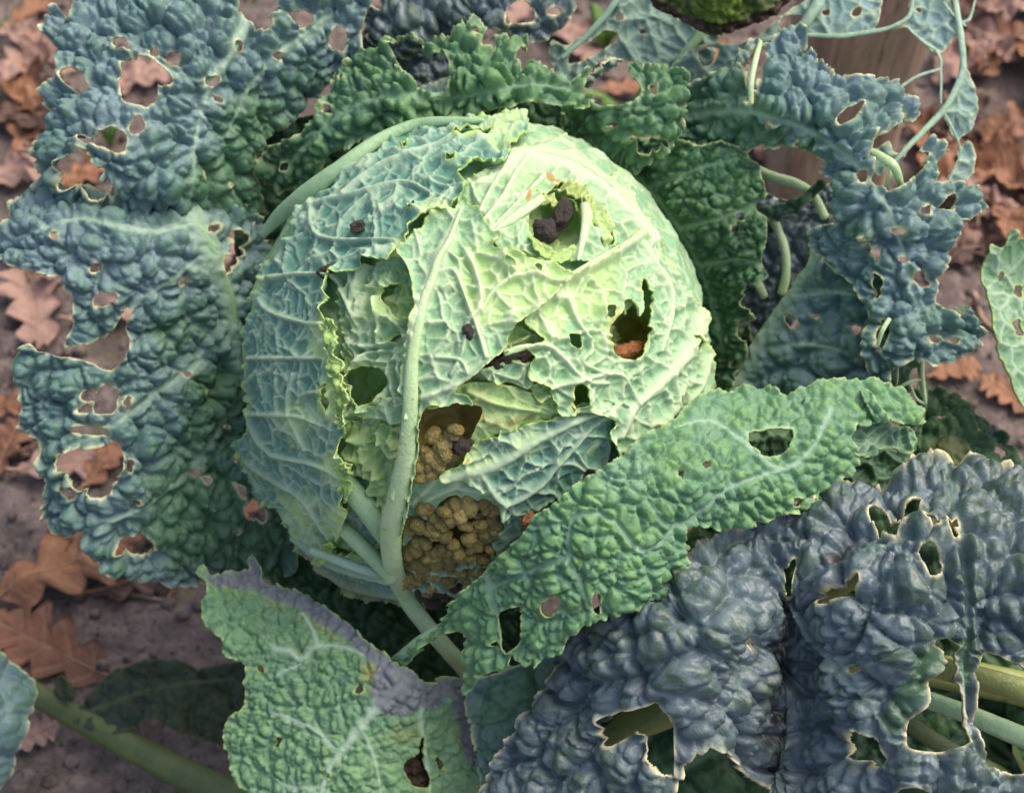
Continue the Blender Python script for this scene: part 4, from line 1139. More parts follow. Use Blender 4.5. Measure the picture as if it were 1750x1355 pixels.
# green leaf on the right flank of the head; za paints its shade darker
DD = [(1000, 210, -110), (1100, 300, -90), (1200, 260, -30), (1290, 290, -20), (1220, 400, -50), (1310, 400, -40), (1180, 480, -140), (1280, 560, -90), (1240, 650, -150), (1150, 235, -30)]
lD, fD = leaf('outer_leaf', cab, [(960, 190), (1040, 215), (1100, 235), (1150, 232), (1195, 246), (1224, 238), (1270, 252), (1282, 266), (1298, 284), (1312, 332), (1292, 354), (1312, 373), (1309, 413), (1303, 450), (1312, 478), (1282, 482), (1275, 516), (1298, 540), (1266, 550), (1268, 572), (1280, 600), (1262, 640), (1250, 670), (1200, 660), (1180, 560), (1130, 440), (1080, 340), (1040, 280), (980, 240)], DD, 'green', c1=27, a1=7, c2=14, a2=3, flat=0.6, pinholes=3, rag=(4, 16), ruffle=(7, 24, 18),
    za=[(1090, 330, 80, 0.8), (1200, 430, 120, 0.75), (1250, 560, 80, 0.9), (1010, 220, 60, 0.9)], veins=[([(1020, 240), (1120, 330), (1200, 450), (1240, 600)], 8, 3), ([(1110, 320), (1190, 290), (1260, 270)], 5, 2), ([(1160, 390), (1240, 370), (1300, 340)], 5, 2), ([(1200, 450), (1260, 440), (1300, 450)], 5, 2)])

# upper right curled leaf
DE = [(1180, 200, -60), (1160, 150, -80), (1290, 90, -20), (1370, 70, -10), (1400, 180, 55), (1300, 180, 35), (1280, 240, -10), (1500, 170, 30), (1560, 190, 0), (1450, 260, 75), (1400, 265, 30), (1480, 360, 90), (1650, 350, 60), (1550, 430, 80), (1450, 400, 40), (1640, 560, 40), (1550, 560, 80), (1480, 520, 40), (1530, 640, 40)]
lE, fE = leaf('outer_leaf', cab, [(1150, 235), (1158, 190), (1172, 157), (1198, 144), (1250, 118), (1272, 95), (1290, 72), (1312, 82), (1323, 70), (1350, 56), (1371, 55), (1382, 81), (1408, 114), (1441, 129), (1497, 137), (1530, 153), (1560, 175), (1571, 199), (1560, 206), (1549, 190), (1532, 190), (1532, 218), (1515, 232), (1488, 238), (1484, 262), (1493, 295), (1489, 310), (1510, 328), (1526, 326), (1556, 308), (1578, 277), (1576, 246), (1600, 240), (1616, 262), (1595, 288), (1596, 314), (1626, 314), (1674, 325), (1679, 354), (1655, 375), (1626, 387), (1622, 428), (1604, 461), (1600, 487), (1602, 520), (1626, 535), (1638, 520), (1650, 538), (1670, 561), (1667, 583), (1630, 609), (1589, 620), (1550, 609), (1523, 634), (1519, 655), (1490, 640), (1480, 590), (1490, 540), (1470, 500), (1440, 470), (1408, 440), (1388, 410), (1400, 385), (1441, 373), (1430, 332), (1427, 312), (1408, 295), (1402, 266), (1371, 255), (1312, 246), (1275, 257), (1224, 246), (1190, 255)], DE, 'blue', c1=38, a1=12, c2=19, a2=4, pinholes=9, rag=(5, 15), ruffle=(7, 24, 20),
    holes=[[(1430, 210), (1441, 196), (1467, 181), (1460, 207), (1441, 223)], [(1368, 82), (1384, 88), (1376, 94)], [(1563, 362), (1586, 350), (1576, 372)], [(1482, 415), (1505, 425), (1504, 452), (1496, 440)], [(1284, 100), (1306, 90), (1308, 110), (1290, 170), (1280, 168)], [(1534, 440), (1548, 438), (1546, 450)], [(1604, 345), (1622, 338), (1628, 352), (1612, 362)], [(1556, 478), (1572, 462), (1584, 476), (1572, 492)], [(1506, 560), (1514, 545), (1520, 570), (1508, 596)], [(1500, 470), (1512, 474), (1506, 510), (1496, 500)], [(1470, 300), (1482, 296), (1478, 316)]],
    za=[(1200, 210, 80, 1), (1290, 230, 70, 0.8), (1250, 140, 60, 0.6), (1380, 250, 40, 0.6), (1480, 390, 30, 0.5), (1580, 560, 60, 0.4)],
    veins=[([(1180, 200), (1280, 190), (1380, 220), (1440, 260), (1500, 330), (1540, 420), (1560, 520)], 7, 2)])
tube('rib', lE, [(1300, 72, -10), (1292, 100, 40), (1284, 140, 60), (1284, 178, 55)], [4, 5, 5, 4], 'rib')
tube('rib', lE, [(1489, 258, 80), (1508, 270, 110), (1528, 285, 120), (1540, 318, 95)], [6, 8, 8, 6], 'rib')
tube('rib', lE, [(1524, 288, 100), (1518, 310, 100), (1512, 330, 85)], [4, 4, 3], 'rib')
tube('rib', lE, [(1560, 380, 100), (1566, 395, 104), (1570, 406, 100)], [4, 4, 3], 'rib')
tube('rib', lE, [(1520, 545, 100), (1508, 565, 104), (1500, 590, 92)], [4, 4, 3], 'rib')
# blue leaf with broad rib
DF = [(1270, 650, -140), (1390, 460, -60), (1400, 600, -50), (1500, 600, -10), (1480, 480, 0), (1440, 420, -20), (1330, 560, -100)]
lF, fF = leaf('outer_leaf', cab, [(1385, 455), (1400, 425), (1440, 410), (1490, 430), (1530, 500), (1540, 560), (1540, 650), (1510, 670), (1408, 690), (1334, 700), (1250, 690), (1262, 650), (1290, 590), (1327, 538), (1365, 480)], DF, 'blue', c1=52, a1=12, c2=26, a2=4, pinholes=2, rag=(3, 16),
    holes=[[(1346, 542), (1357, 537), (1371, 553), (1355, 564)], [(1391, 540), (1401, 542), (1396, 549)], [(1462, 556), (1474, 558), (1470, 568)]],
    veins=[([(1245, 690), (1262, 655), (1292, 600), (1330, 540), (1368, 485), (1402, 440), (1420, 415)], 26, 7), ([(1300, 600), (1380, 590), (1450, 600)], 6, 3), ([(1350, 510), (1430, 500), (1500, 510)], 6, 3)])
tube('midrib', lF, [(1245, 690), (1262, 655), (1292, 600), (1330, 540), (1368, 485), (1402, 440), (1420, 415)], [18, 17, 15, 13, 10, 6, 1], 'ribblue', fF, 5, 0.35)
# skeleton of the same leaf below, white veins
lS, fS = leaf('skeleton_leaf', cab, [(1500, 648), (1520, 632), (1548, 610), (1575, 604), (1580, 650), (1585, 690), (1570, 760), (1530, 830), (1470, 840), (1470, 780), (1520, 760), (1540, 720)], [(1500, 648, -20), (1580, 640, -20), (1560, 760, -60), (1480, 830, -60)], 'shade', mode='vein', c1=46, a1=6, c2=22, a2=3, holes=[[(1555, 640), (1570, 630), (1572, 655), (1560, 665)], [(1540, 680), (1560, 672), (1568, 700), (1550, 700)], [(1540, 765), (1556, 750), (1548, 790)]])
tube('rib', lS, [(1515, 640), (1545, 618), (1574, 606), (1576, 640), (1582, 690)], [3, 5, 4, 4, 3], 'rib', fS, 8)
tube('rib', lS, [(1525, 670), (1550, 655), (1575, 648)], [2.5, 3, 2.5], 'rib', fS, 8)
tube('rib', lS, [(1555, 655), (1565, 680), (1580, 690)], [2, 2.5, 2], 'rib', fS, 8)
tube('rib', lS, [(1540, 765), (1525, 800), (1500, 835)], [4, 5, 5], 'rib', fS, 8)

# bare petioles seen through the gap on the right
tube('petiole', cab, [(1290, 288, -100), (1320, 302, -90), (1360, 314, -80), (1390, 334, -85), (1410, 372, -95)], [8, 9, 9, 8, 8], 'rib')
tube('petiole', cab, [(1318, 368, -120), (1332, 400, -115), (1342, 430, -110), (1343, 470, -115), (1336, 502, -125)], [9, 8, 8, 8, 9], 'rib')
tube('petiole', cab, [(1285, 470, -140), (1298, 490, -140), (1306, 508, -145)], [8, 9, 8], 'rib')
leaf('outer_leaf', cab, [(1260, 330), (1300, 330), (1360, 345), (1400, 320), (1440, 320), (1450, 420), (1400, 480), (1350, 560), (1290, 600), (1240, 600), (1230, 450)], [(1260, 330, -170), (1440, 320, -150), (1350, 560, -180), (1240, 600, -230), (1350, 420, -150)], 'dark', c1=50, a1=10, c2=24, a2=3, pinholes=4)
leaf('outer_leaf', cab, [(1290, 355), (1330, 350), (1375, 330), (1400, 305), (1412, 318), (1380, 350), (1350, 372), (1312, 380)], [(1290, 360, -70), (1400, 310, -60), (1350, 365, -75), (1330, 350, -80)], 'shade', c1=30, a1=7, c2=14, a2=2)

# skeletonised leaf, upper right
DG = [(1150, 60, -140), (1200, 50, -130), (1400, 30, -110), (1550, 40, -95), (1650, 100, -80), (1660, 200, -85), (1540, 290, -60), (1400, -40, -120), (1250, 180, -150), (1640, 300, -90)]
fG0 = RBF(DG)
lG, fG = leaf('skeleton_leaf', cab, [
    [(1150, 120), (1190, 80), (1280, 70), (1330, 30), (1385, -10), (1400, -60), (1520, -60), (1508, 0), (1496, 50), (1440, 62), (1380, 62), (1350, 75), (1300, 80), (1250, 130), (1180, 170), (1150, 200)],
    [(1556, 0), (1572, -30), (1611, -30), (1633, 30), (1640, 45), (1630, 70), (1604, 94), (1578, 72), (1552, 48), (1520, 50), (1550, 30)],
    [(1646, 100), (1662, 130), (1672, 160), (1668, 214), (1650, 232), (1637, 238), (1620, 205), (1612, 192), (1634, 150)],
    [(1482, 262), (1500, 250), (1520, 240), (1524, 255), (1536, 262), (1545, 248), (1560, 246), (1540, 275), (1522, 284), (1500, 300)],
    [(1645, 250), (1660, 240), (1668, 262), (1662, 300), (1640, 320), (1625, 305), (1638, 280)]], DG, 'under', mode='vein', c1=70, a1=4, c2=30, a2=3, rag=(3, 14), pinholes=4,
    holes=[[(1334, 36), (1345, 26), (1370, 28), (1356, 46), (1336, 50)], [(1194, 88), (1212, 80), (1230, 86), (1220, 108), (1204, 114), (1196, 104)], [(1560, 90), (1580, 92), (1570, 99)]])
tube('midrib', lG, [(1410, -40), (1400, 0), (1384, 28), (1368, 48), (1335, 62), (1295, 72)], [11, 11, 10, 9, 7, 4], 'ribblue', fG, 4)
for pts, r in [([(1350, 58), (1371, 60), (1434, 62), (1480, 56), (1519, 48), (1552, 30), (1560, 0), (1562, -30)], [3, 5, 6, 6, 5, 5, 4, 3]),
               ([(1633, -30), (1633, 0), (1641, 55), (1646, 100), (1642, 132), (1615, 185), (1556, 247), (1526, 280)], [6, 7, 8, 8, 8, 8, 7, 5]),
               ([(1552, 48), (1578, 72), (1604, 92), (1608, 130), (1608, 178)], [3, 4, 4, 3, 3]), ([(1606, 118), (1570, 130), (1540, 148), (1523, 152)], [3, 4, 4, 5]),
               ([(1612, 190), (1630, 225), (1641, 258), (1630, 290), (1619, 314)], [3, 3, 3, 2.5, 2]), ([(1640, 40), (1656, 34), (1664, 10), (1672, -20)], [4, 4, 3, 3]), ([(1612, 4), (1633, 30), (1650, 45)], [3, 3, 3])]:
    tube('rib', lG, pts, [q_ * 0.75 for q_ in r], 'ribblue', fG, 4, 0.42, sides=8, bumps=0.8)
# pale leaf behind the head, top
DH = [(960, 133, -170), (1059, 0, -160), (1150, 0, -170), (1140, 122, -170), (1040, 90, -165), (1200, 60, -165), (1180, 180, -190)]
lH, fH = leaf('outer_leaf', cab, [(958, 135), (940, 100), (945, 68), (965, 78), (985, 66), (1012, 50), (1059, -10), (1080, -50), (1200, -50), (1230, 40), (1220, 100), (1200, 160), (1160, 190), (1140, 130), (1078, 106), (1030, 103), (1010, 125), (975, 150)], DH, 'under', mode='vein', c1=60, a1=6, c2=28, a2=3, rag=(3, 14), pinholes=3,
    holes=[[(985, 80), (1010, 70), (1035, 50), (1056, 62), (1040, 78), (1005, 100), (972, 108)]])
tube('midrib', lH, [(1065, -20), (1042, 18), (1012, 52), (985, 78), (960, 100)], [6, 6, 6, 5, 3], 'ribblue', fH, 6)
tube('midrib', lH, [(1210, 30), (1196, 60), (1172, 90), (1150, 118)], [9, 9, 8, 6], 'ribgreen', fH, 6)
leaf('outer_leaf', cab, [(985, 150), (1010, 118), (1035, 100), (1060, 98), (1045, 112), (1020, 128), (1002, 150)], [(985, 150, -60), (1060, 98, -70), (1020, 115, -50)], 'blue', c1=16, a1=5, c2=10, a2=2, step=2.4)
# dark blue leaf at the top
leaf('outer_leaf', cab, [(600, -60), (606, 20), (625, 40), (638, 70), (690, 92), (734, 90), (757, 86), (790, 80), (816, 44), (864, 52), (878, 62), (919, 72), (952, 56), (971, 33), (984, -10), (980, -60)], [(600, 0, -90), (638, 60, -90), (700, 30, -60), (757, 86, -110), (850, 20, -60), (960, 40, -90), (980, -50, -90), (700, -50, -90)], 'dark', c1=44, a1=12, c2=22, a2=4, pinholes=5, rag=(4, 14),
    holes=[[(864, 36), (870, 12), (893, 3), (908, 20), (904, 39)], [(640, 12), (650, 4), (656, 20)], [(930, 20), (950, 14), (955, 24), (938, 28)]])
leaf('outer_leaf', cab, [(620, 60), (680, 50), (760, 60), (800, 90), (800, 150), (740, 180), (680, 170), (630, 140)], [(620, 60, -120), (800, 90, -120), (740, 180, -110), (700, 100, -100)], 'dark', c1=30, a1=9, c2=15, a2=3)
# shaded leaves filling the gap under the head
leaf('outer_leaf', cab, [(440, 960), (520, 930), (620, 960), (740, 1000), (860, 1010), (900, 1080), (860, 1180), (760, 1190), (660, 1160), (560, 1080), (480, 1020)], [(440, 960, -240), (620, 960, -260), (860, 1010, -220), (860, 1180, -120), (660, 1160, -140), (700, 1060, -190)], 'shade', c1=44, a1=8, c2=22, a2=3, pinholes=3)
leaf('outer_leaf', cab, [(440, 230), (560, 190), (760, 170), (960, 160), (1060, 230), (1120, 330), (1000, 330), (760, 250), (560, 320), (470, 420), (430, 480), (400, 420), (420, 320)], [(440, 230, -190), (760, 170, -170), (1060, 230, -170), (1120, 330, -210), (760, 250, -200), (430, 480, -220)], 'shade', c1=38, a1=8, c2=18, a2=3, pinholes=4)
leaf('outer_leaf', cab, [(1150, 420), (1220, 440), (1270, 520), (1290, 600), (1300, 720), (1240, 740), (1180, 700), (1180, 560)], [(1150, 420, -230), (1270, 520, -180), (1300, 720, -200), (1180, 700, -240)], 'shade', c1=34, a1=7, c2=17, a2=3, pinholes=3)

# ---------------- front green leaf
DJ = [(680, 1130, 90), (760, 1065, 190), (834, 973, 275), (830, 1120, 240), (912, 882, 340), (930, 1080, 305), (1000, 823, 345), (1100, 745, 310), (1050, 950, 355), (1180, 700, 235), (1200, 850, 320), (1300, 680, 185), (1310, 800, 275), (1420, 720, 230), (1450, 800, 215), (1560, 700, 160), (1440, 850, 205), (1400, 665, 180), (1200, 900, 290), (1500, 660, 160)]
lJ, fJ = leaf('outer_leaf', cab, [(670, 1130), (690, 1112), (716, 1091), (757, 1062), (779, 1028), (834, 973), (870, 935), (900, 910), (912, 884), (956, 856), (993, 823), (1048, 789), (1080, 758), (1103, 745), (1150, 722), (1176, 687), (1242, 668), (1305, 663), (1342, 678), (1386, 660), (1452, 649), (1500, 652), (1548, 673), (1576, 705), (1570, 724), (1537, 727), (1510, 718), (1480, 730), (1458, 726), (1460, 764), (1466, 786), (1449, 812), (1432, 812), (1446, 837), (1404, 858), (1327, 880), (1272, 897), (1224, 898), (1187, 895), (1165, 905), (1172, 958), (1150, 1000), (1090, 1040), (1015, 1060), (974, 1086), (960, 1113), (934, 1122), (912, 1135), (878, 1116), (871, 1142), (845, 1143), (827, 1150), (823, 1161), (805, 1182), (794, 1172), (805, 1150), (801, 1113), (797, 1084), (764, 1078), (725, 1108), (690, 1140)], DJ, 'front', c1=38, a1=4.6, c2=20, a2=2.6, flat=0.85, pinholes=4, rag=(3.5, 14), ruffle=(6, 20, 16),
    holes=[[(1277, 745), (1316, 741), (1353, 738), (1349, 760), (1323, 782), (1298, 778)], [(930, 1025), (954, 1019), (952, 1039), (941, 1054), (930, 1039)], [(856, 1047), (893, 1034), (893, 1073), (889, 1095), (871, 1110), (864, 1106), (858, 1076)], [(1012, 1012), (1024, 1010), (1022, 1044), (1014, 1038)]],
    veins=[([(1420, 700), (1390, 760), (1342, 800), (1298, 782), (1268, 756), (1213, 723), (1150, 735)], 4.5, -1), ([(1342, 800), (1250, 830), (1150, 896), (1103, 855)], 4, -1), ([(1150, 896), (1096, 940), (1041, 885), (982, 885), (974, 947), (993, 999), (1015, 1047)], 4, -1), ([(834, 984), (850, 1020), (856, 1062), (864, 1106)], 6, 2), ([(974, 947), (920, 970), (850, 1000)], 5, -2), ([(1277, 745), (1316, 738), (1353, 736)], 6, 3)],
    za=[(1060, 800, 90, 0.5), (1200, 730, 60, 0.5)], zb=[(1000, 1050, 60, 0.3)])
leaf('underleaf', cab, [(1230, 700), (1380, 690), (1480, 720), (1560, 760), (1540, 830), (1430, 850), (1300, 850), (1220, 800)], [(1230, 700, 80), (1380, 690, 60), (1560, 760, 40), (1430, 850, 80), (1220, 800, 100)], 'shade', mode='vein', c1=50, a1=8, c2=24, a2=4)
lJ2, fJ2 = leaf('curled_tip', cab, [(1452, 730), (1480, 710), (1510, 716), (1540, 726), (1568, 735), (1570, 762), (1548, 775), (1518, 765), (1495, 780), (1464, 772)], [(1452, 730, 190), (1510, 712, 150), (1570, 750, 140), (1495, 780, 165), (1464, 772, 190)], 'front', mode='vein', c1=34, a1=7, c2=17, a2=3, step=2.4, za=[(1510, 750, 60, 0.5)])
tube('rib', lJ, [(1480, 668, 170), (1492, 690, 200), (1500, 715, 205)], [3, 5, 3], 'ribgreen')
leaf('curled_tip', cab, [(1470, 664), (1490, 670), (1500, 690), (1520, 712), (1508, 722), (1492, 715), (1484, 695)], [(1470, 664, 185), (1500, 690, 215), (1510, 720, 200), (1484, 695, 212)], 'front', c1=24, a1=4, c2=12, a2=2, step=2.4)
tube('petiole', lJ, [(640, 1150, 20), (672, 1132, 80), (716, 1095, 150), (760, 1066, 190)], [9, 9, 8, 5], 'ribgreen')

# ---------------- dying leaf, lower left
DK = [(345, 970, 0), (350, 1060, 40), (420, 1170, 60), (400, 1300, 60), (520, 1030, 40), (600, 1080, 75), (700, 1160, 125), (560, 1200, 110), (600, 1300, 130), (720, 1300, 70), (820, 1200, 0), (830, 1320, 10), (500, 1355, 110), (640, 1230, 130), (760, 1170, 60), (440, 960, -20)]
lK, fK = leaf('dying_leaf', cab, [(345, 966), (334, 980), (354, 999), (343, 1040), (354, 1073), (380, 1091), (387, 1121), (421, 1132), (421, 1169), (417, 1209), (402, 1215), (387, 1231), (384, 1268), (395, 1298), (406, 1338), (421, 1355), (430, 1430), (840, 1430), (850, 1340), (838, 1309), (823, 1279), (827, 1224), (834, 1183), (808, 1161), (757, 1154), (727, 1165), (698, 1146), (672, 1128), (646, 1110), (598, 1069), (550, 1032), (524, 1015), (491, 1008), (455, 996), (448, 970), (432, 950), (421, 958), (426, 977), (387, 980), (362, 984)], DK, 'dying', c1=30, a1=3.6, c2=15, a2=2.4, flat=0.8, pinholes=3, rag=(3.5, 12), ruffle=(8, 18, 14),
    holes=[[(690, 1305), (712, 1276), (720, 1250), (723, 1298), (731, 1327), (720, 1346), (698, 1335)], [(742, 1294), (751, 1296), (760, 1316)], [(440, 1140), (456, 1142), (452, 1150)], [(472, 1270), (480, 1258), (484, 1272), (480, 1278)], [(512, 1112), (524, 1108), (518, 1118)]],
    veins=[([(700, 1165), (650, 1200), (618, 1240), (587, 1280), (560, 1320), (545, 1380)], 10, 5), ([(472, 1110), (500, 1114), (517, 1128), (546, 1106), (598, 1110), (660, 1140), (700, 1165)], 6, 4), ([(546, 1106), (538, 1080), (520, 1050)], 5, 3), ([(480, 1150), (517, 1135)], 4, 3), ([(470, 1215), (530, 1240), (575, 1275), (587, 1280)], 5, 3), ([(485, 1340), (540, 1345), (556, 1330)], 5, 3), ([(720, 1170), (716, 1230), (726, 1300), (730, 1360)], 6, 3), ([(618, 1240), (640, 1300), (650, 1360)], 4, 3)],
    za=[([(400, 992), (450, 1004), (540, 1044), (620, 1100)], 34, 0.42), (650, 1150, 40, 0.5), (690, 1250, 40, 0.45), (800, 1250, 40, 0.4)],
    zb=[([(380, 978), (440, 985), (520, 1014), (600, 1066), (660, 1115), (700, 1160), (730, 1180)], 30, 1.0), (680, 1180, 46, 0.9), ([(770, 1165), (800, 1230), (810, 1290)], 22, 0.8)])
tube('midrib', lK, [(690, 1172), (650, 1200), (618, 1240), (587, 1280), (562, 1318), (545, 1365), (535, 1420)], [1, 4, 5, 6, 7, 8, 9], 'ribblue', fK, 2, 0.4)
leaf('dead_patch', cab, [(676, 1260), (715, 1240), (745, 1280), (745, 1350), (700, 1370), (670, 1330)], [(676, 1260, 60), (745, 1280, 40), (700, 1370, 60), (745, 1350, 40)], 'decay', c1=14, a1=4, c2=8, a2=2, zb=[(700, 1310, 80, 1)])

# ---------------- neighbouring plant: dark blue leaf, bottom right
p0 = ground_at(1650, 1330, 0)
nb = empty('cabbage_plant', (p0[0] + 0.05, p0[1] + 0.02, 0), 'neighbouring cabbage whose dark blue glossy leaf covers its stalks, full of cream rimmed holes', 'cabbage')
DM = [(840, 1330, 150), (960, 1130, 200), (1030, 1040, 235), (1150, 980, 265), (1300, 890, 225), (1450, 840, 200), (1600, 815, 180), (1750, 810, 175), (1150, 1120, 340), (1050, 1250, 270), (1200, 1230, 330), (1240, 1040, 335), (1335, 1030, 240), (1335, 1150, 215), (1320, 1320, 215), (1450, 1050, 340), (1550, 950, 335), (1650, 900, 320), (1650, 1000, 355), (1500, 1200, 370), (1650, 1250, 385), (1500, 1340, 385), (1750, 1000, 365), (1820, 1300, 395), (1190, 1370, 300), (900, 1420, 190), (1640, 1110, 350), (1850, 820, 180)]
lM, fM = leaf('outer_leaf', nb, [(822, 1370), (842, 1305), (882, 1253), (904, 1217), (937, 1176), (960, 1128), (989, 1076), (1026, 1050), (1026, 1021), (1078, 993), (1148, 971), (1187, 953), (1209, 934), (1261, 912), (1309, 885), (1390, 873), (1404, 858), (1460, 834), (1541, 829), (1556, 815), (1622, 811), (1692, 803), (1750, 806), (1850, 800), (1860, 1440), (1400, 1450), (820, 1450)], DM, 'dark', step=3.2, c1=72, a1=17, c2=34, a2=6, pinholes=3, rag=(3, 20), ruffle=(4, 30, 20), rim=4.2, thick=3, flat=0.15,
    holes=[[(1327, 999), (1357, 955), (1368, 980), (1364, 1010), (1342, 1017)], [(1405, 1021), (1438, 999), (1471, 988), (1471, 1003), (1449, 1017), (1412, 1032)], [(1488, 885), (1501, 883), (1530, 905), (1552, 885), (1574, 881), (1571, 892), (1541, 914), (1534, 931), (1512, 925), (1491, 907)],
           [(1584, 908), (1594, 906), (1608, 915), (1605, 922), (1590, 917)], [(1622, 907), (1630, 914), (1637, 931), (1626, 925)], [(1571, 951), (1589, 944), (1602, 955), (1602, 977), (1582, 988), (1573, 969)],
           [(1589, 1093), (1608, 1087), (1622, 1106), (1628, 1165), (1637, 1209), (1641, 1261), (1630, 1279), (1585, 1285), (1552, 1276), (1550, 1239), (1574, 1202), (1574, 1172), (1593, 1143), (1595, 1113)],
           [(1668, 1135), (1690, 1113), (1750, 1139), (1800, 1150), (1800, 1310), (1685, 1313), (1672, 1298), (1664, 1253), (1662, 1187)], [(1445, 1279), (1453, 1253), (1475, 1246), (1501, 1265), (1515, 1294), (1497, 1309), (1475, 1301), (1456, 1296)],
           [(1150, 1352), (1168, 1298), (1187, 1272), (1213, 1266), (1235, 1290), (1248, 1309), (1272, 1320), (1296, 1380), (1150, 1400)], [(1035, 1228), (1060, 1215), (1087, 1205), (1130, 1205), (1148, 1230), (1150, 1312), (1111, 1287), (1103, 1261), (1085, 1250), (1059, 1268), (1041, 1261)],
           [(1520, 1380), (1545, 1345), (1585, 1350), (1600, 1380)], [(1266, 1093), (1276, 1090), (1282, 1101), (1272, 1106)]],
    veins=[([(1622, 830), (1640, 950), (1645, 1080), (1635, 1120), (1648, 1260), (1700, 1340)], 9, 8), ([(1340, 990), (1380, 1080), (1450, 1140), (1530, 1260), (1560, 1240)], 5, 2), ([(1560, 930), (1450, 960), (1380, 1020)], 5, 2), ([(1150, 990), (1200, 1100), (1250, 1150), (1190, 1290)], 5, 2), ([(1640, 1085), (1560, 1100), (1450, 1140)], 5, 2)],
    za=[([(1580, 1120), (1560, 1170), (1530, 1230)], 24, 0.8), ([(1640, 1090), (1640, 1150)], 22, 0.9), ([(1622, 830), (1640, 1000)], 20, 0.3)],
    zb=[([(1340, 1030), (1330, 1150), (1315, 1300)], 40, 0.5), ([(1430, 960), (1460, 945)], 20, 0.5)])  # near-black painted down the fold groove as its shade
# stalks and lower leaf under it
tube('petiole', nb, [(1560, 1130, 200), (1640, 1150, 215), (1750, 1180, 225), (1880, 1220, 220)], [16, 18, 20, 22], 'yellowstalk')
tube('petiole', nb, [(1540, 1180, 150), (1640, 1215, 165), (1750, 1260, 170), (1880, 1310, 165)], [13, 15, 17, 20], 'ribgreen')
tube('petiole', nb, [(1480, 1180, 140), (1560, 1240, 140), (1640, 1290, 135), (1760, 1350, 130)], [12, 14, 15, 16], 'stalk')
tube('petiole', nb, [(1010, 1290, 120), (1080, 1240, 130), (1160, 1205, 130), (1300, 1150, 110), (1500, 1130, 90), (1850, 1200, 60)], [26, 28, 30, 30, 28, 30], 'yellowstalk')
tube('petiole', nb, [(1330, 1060, 120), (1440, 1000, 140), (1540, 930, 140), (1640, 880, 120)], [14, 16, 16, 14], 'yellowstalk')
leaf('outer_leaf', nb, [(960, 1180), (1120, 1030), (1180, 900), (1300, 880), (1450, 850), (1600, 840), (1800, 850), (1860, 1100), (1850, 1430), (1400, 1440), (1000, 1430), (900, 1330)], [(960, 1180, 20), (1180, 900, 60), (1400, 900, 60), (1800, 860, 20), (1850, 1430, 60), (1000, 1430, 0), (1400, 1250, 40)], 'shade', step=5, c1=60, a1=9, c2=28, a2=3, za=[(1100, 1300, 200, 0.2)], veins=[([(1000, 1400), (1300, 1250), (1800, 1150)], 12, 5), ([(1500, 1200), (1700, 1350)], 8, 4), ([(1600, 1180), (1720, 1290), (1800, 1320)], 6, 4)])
# a darker leaf between the two plants
leaf('outer_leaf', nb, [(800, 1170), (850, 1150), (900, 1130), (960, 1100), (1040, 1090), (1040, 1260), (960, 1300), (860, 1340), (825, 1330), (815, 1250)], [(800, 1170, 60), (960, 1100, 110), (1040, 1260, 120), (825, 1330, 40), (900, 1220, 110)], 'blue', c1=44, a1=8, c2=22, a2=3, za=[(880, 1200, 120, 0.6)])
# drooping leaf behind the right side
leaf('outer_leaf', nb, [(1570, 690), (1589, 668), (1615, 672), (1650, 700), (1693, 727), (1718, 757), (1742, 810), (1700, 840), (1560, 850), (1520, 820), (1541, 770)], [(1570, 690, -150), (1650, 700, -150), (1742, 810, -120), (1560, 850, -80), (1640, 770, -80)], 'shade', c1=46, a1=9, c2=22, a2=3, pinholes=3, za=[(1620, 800, 60, 0.6)], holes=[[(1692, 768), (1706, 762), (1716, 776), (1704, 786)]])
def neighbour_stem():
    base = np.array(nb.location)
    top = at(1800, 1250, 120)
    V, ns, n = [], 14, 12
    for k in range(n):
        t = k / (n - 1)
        c = base + (top - base) * t
        for j in range(ns):
            a = 6.283 * j / ns
            V.append(c + (0.02 + 0.004 * math.sin(3 * a + t * 8)) * np.array([math.cos(a), math.sin(a), 0]) - [0, 0, 0.01 * (1 - t)])
    f = [(k * ns + j, k * ns + (j + 1) % ns, (k + 1) * ns + (j + 1) % ns, (k + 1) * ns + j) for k in range(n - 1) for j in range(ns)]
    mesh_obj('stem', np.array(V), f, M['stalk'], nb)
neighbour_stem()

# ---------------- leaf at the right edge (third plant)
p1 = ground_at(1900, 700, 0)
ro = empty('cabbage_plant', (p1[0], p1[1], 0), 'cabbage plant reaching in with one narrow holed green leaf over bare soil', 'cabbage')
lO, fO = leaf('outer_leaf', ro, [(1728, 398), (1740, 394), (1745, 410), (1790, 400), (1900, 430), (1920, 600), (1850, 720), (1775, 720), (1744, 680), (1726, 635), (1708, 587), (1696, 524), (1681, 483), (1686, 450), (1697, 420), (1715, 425)], [(1728, 398, 0), (1690, 480, -20), (1745, 680, 10), (1800, 540, -60), (1900, 500, -80), (1775, 720, -10), (1710, 560, 10)], 'dying', mode='vein', c1=60, a1=5, c2=26, a2=2, holes=[[(1706, 474), (1714, 466), (1712, 482)], [(1735, 492), (1745, 488), (1750, 505), (1738, 508)], [(1732, 552), (1746, 545), (1752, 570), (1738, 570)]], pinholes=3)
tube('petiole', ro, [(1800, 560, -70), (1850, 620, -160), (1895, 690, -330)], [8, 10, 12], 'ribgreen')

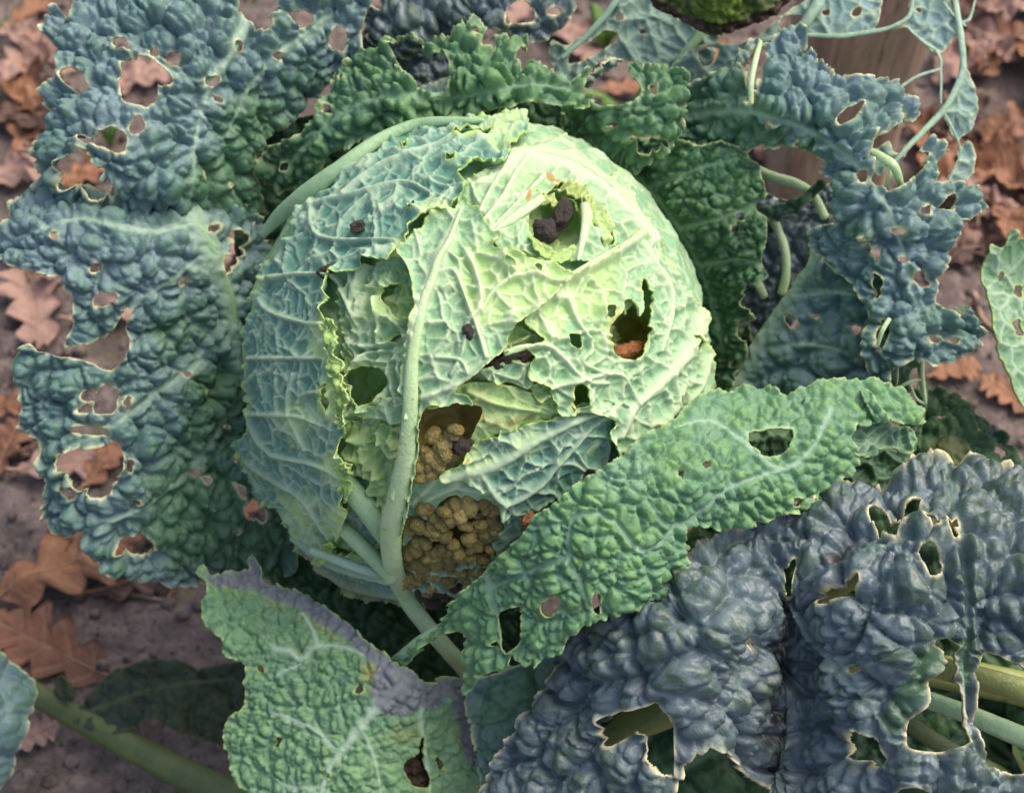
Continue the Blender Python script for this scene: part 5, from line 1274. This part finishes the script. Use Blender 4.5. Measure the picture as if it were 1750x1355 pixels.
# ---------------- old stalk with a withered leaf, lower left
q0 = ground_at(40, 1170, 0)
old = empty('fallen_leaf_stalk', (q0[0], q0[1], 0.0), 'thick olive green leaf stalk lying across the soil with withered dark leaf blades', 'leaf stalk')
tube('stalk', old, [(20, 1150, -520), (60, 1185, -480), (160, 1240, -440), (260, 1295, -410), (380, 1355, -380), (480, 1420, -360)], [20, 24, 27, 30, 34, 36], 'stalk', None, sides=16)
leaf('withered_blade', old, [(162, 1180), (192, 1147), (258, 1130), (314, 1132), (347, 1146), (421, 1132), (450, 1180), (420, 1290), (391, 1276), (351, 1265), (295, 1242), (269, 1228), (221, 1250), (170, 1252), (129, 1231), (140, 1205)], [(162, 1180, -460), (258, 1130, -470), (421, 1132, -430), (420, 1290, -400), (221, 1250, -420), (129, 1231, -440), (300, 1190, -410)], 'old', c1=56, a1=8, c2=28, a2=3, rag=(3, 20), veins=[([(130, 1225), (200, 1200), (280, 1175), (400, 1160)], 6, 3)])
leaf('withered_blade', old, [(95, 1180), (98, 1158), (110, 1152), (124, 1168), (130, 1190), (115, 1200)], [(95, 1180, -440), (110, 1152, -430), (130, 1190, -435), (115, 1200, -440)], 'old', c1=30, a1=4, c2=15, a2=2)
q1 = ground_at(-60, 1290, 0)
re_ = empty('cabbage_plant', (q1[0], q1[1], 0), 'cabbage plant showing only a smooth dark blue leaf tip beside the fallen stalk', 'cabbage')
lR, fR = leaf('outer_leaf', re_, [(-90, 1090), (0, 1116), (30, 1143), (52, 1176), (48, 1212), (36, 1240), (26, 1300), (6, 1335), (-90, 1380)], [(-90, 1100, -250), (0, 1118, -280), (50, 1190, -300), (0, 1240, -230), (-90, 1370, -250), (10, 1330, -300)], 'blue', c1=80, a1=7, c2=36, a2=3)
tube('petiole', re_, [(-90, 1250, -250), (-110, 1265, -350), (-120, 1290, -520)], [8, 9, 10], 'ribgreen')

# mossy decaying leaf hanging in at the top
m0 = ground_at(1230, 40, 0)
mo = empty('decaying_leaf', (m0[0], m0[1], 0), 'mossy brown and green decaying leaf with a dark curled edge above the head', 'leaf')
leaf('blade', mo, [(1110, -70), (1118, 5), (1150, 28), (1180, 40), (1215, 56), (1260, 48), (1300, 34), (1342, 8), (1360, -70)], [(1110, -60, -60), (1150, 25, -70), (1215, 56, -80), (1342, 8, -70), (1230, -10, -30), (1350, -60, -60)], 'decay', c1=30, a1=6, c2=12, a2=3, rag=(3, 14), ruffle=(8, 22, 16), za=[(1230, 10, 50, 1)], zb=[([(1118, 5), (1180, 40), (1260, 46), (1340, 8)], 10, 1)])
tube('stalk', mo, [(1230, -60, -40), (1240, -110, -200), (1235, -140, -420), (1230, -60, -700)], [4, 5, 6, 6], 'stalk')
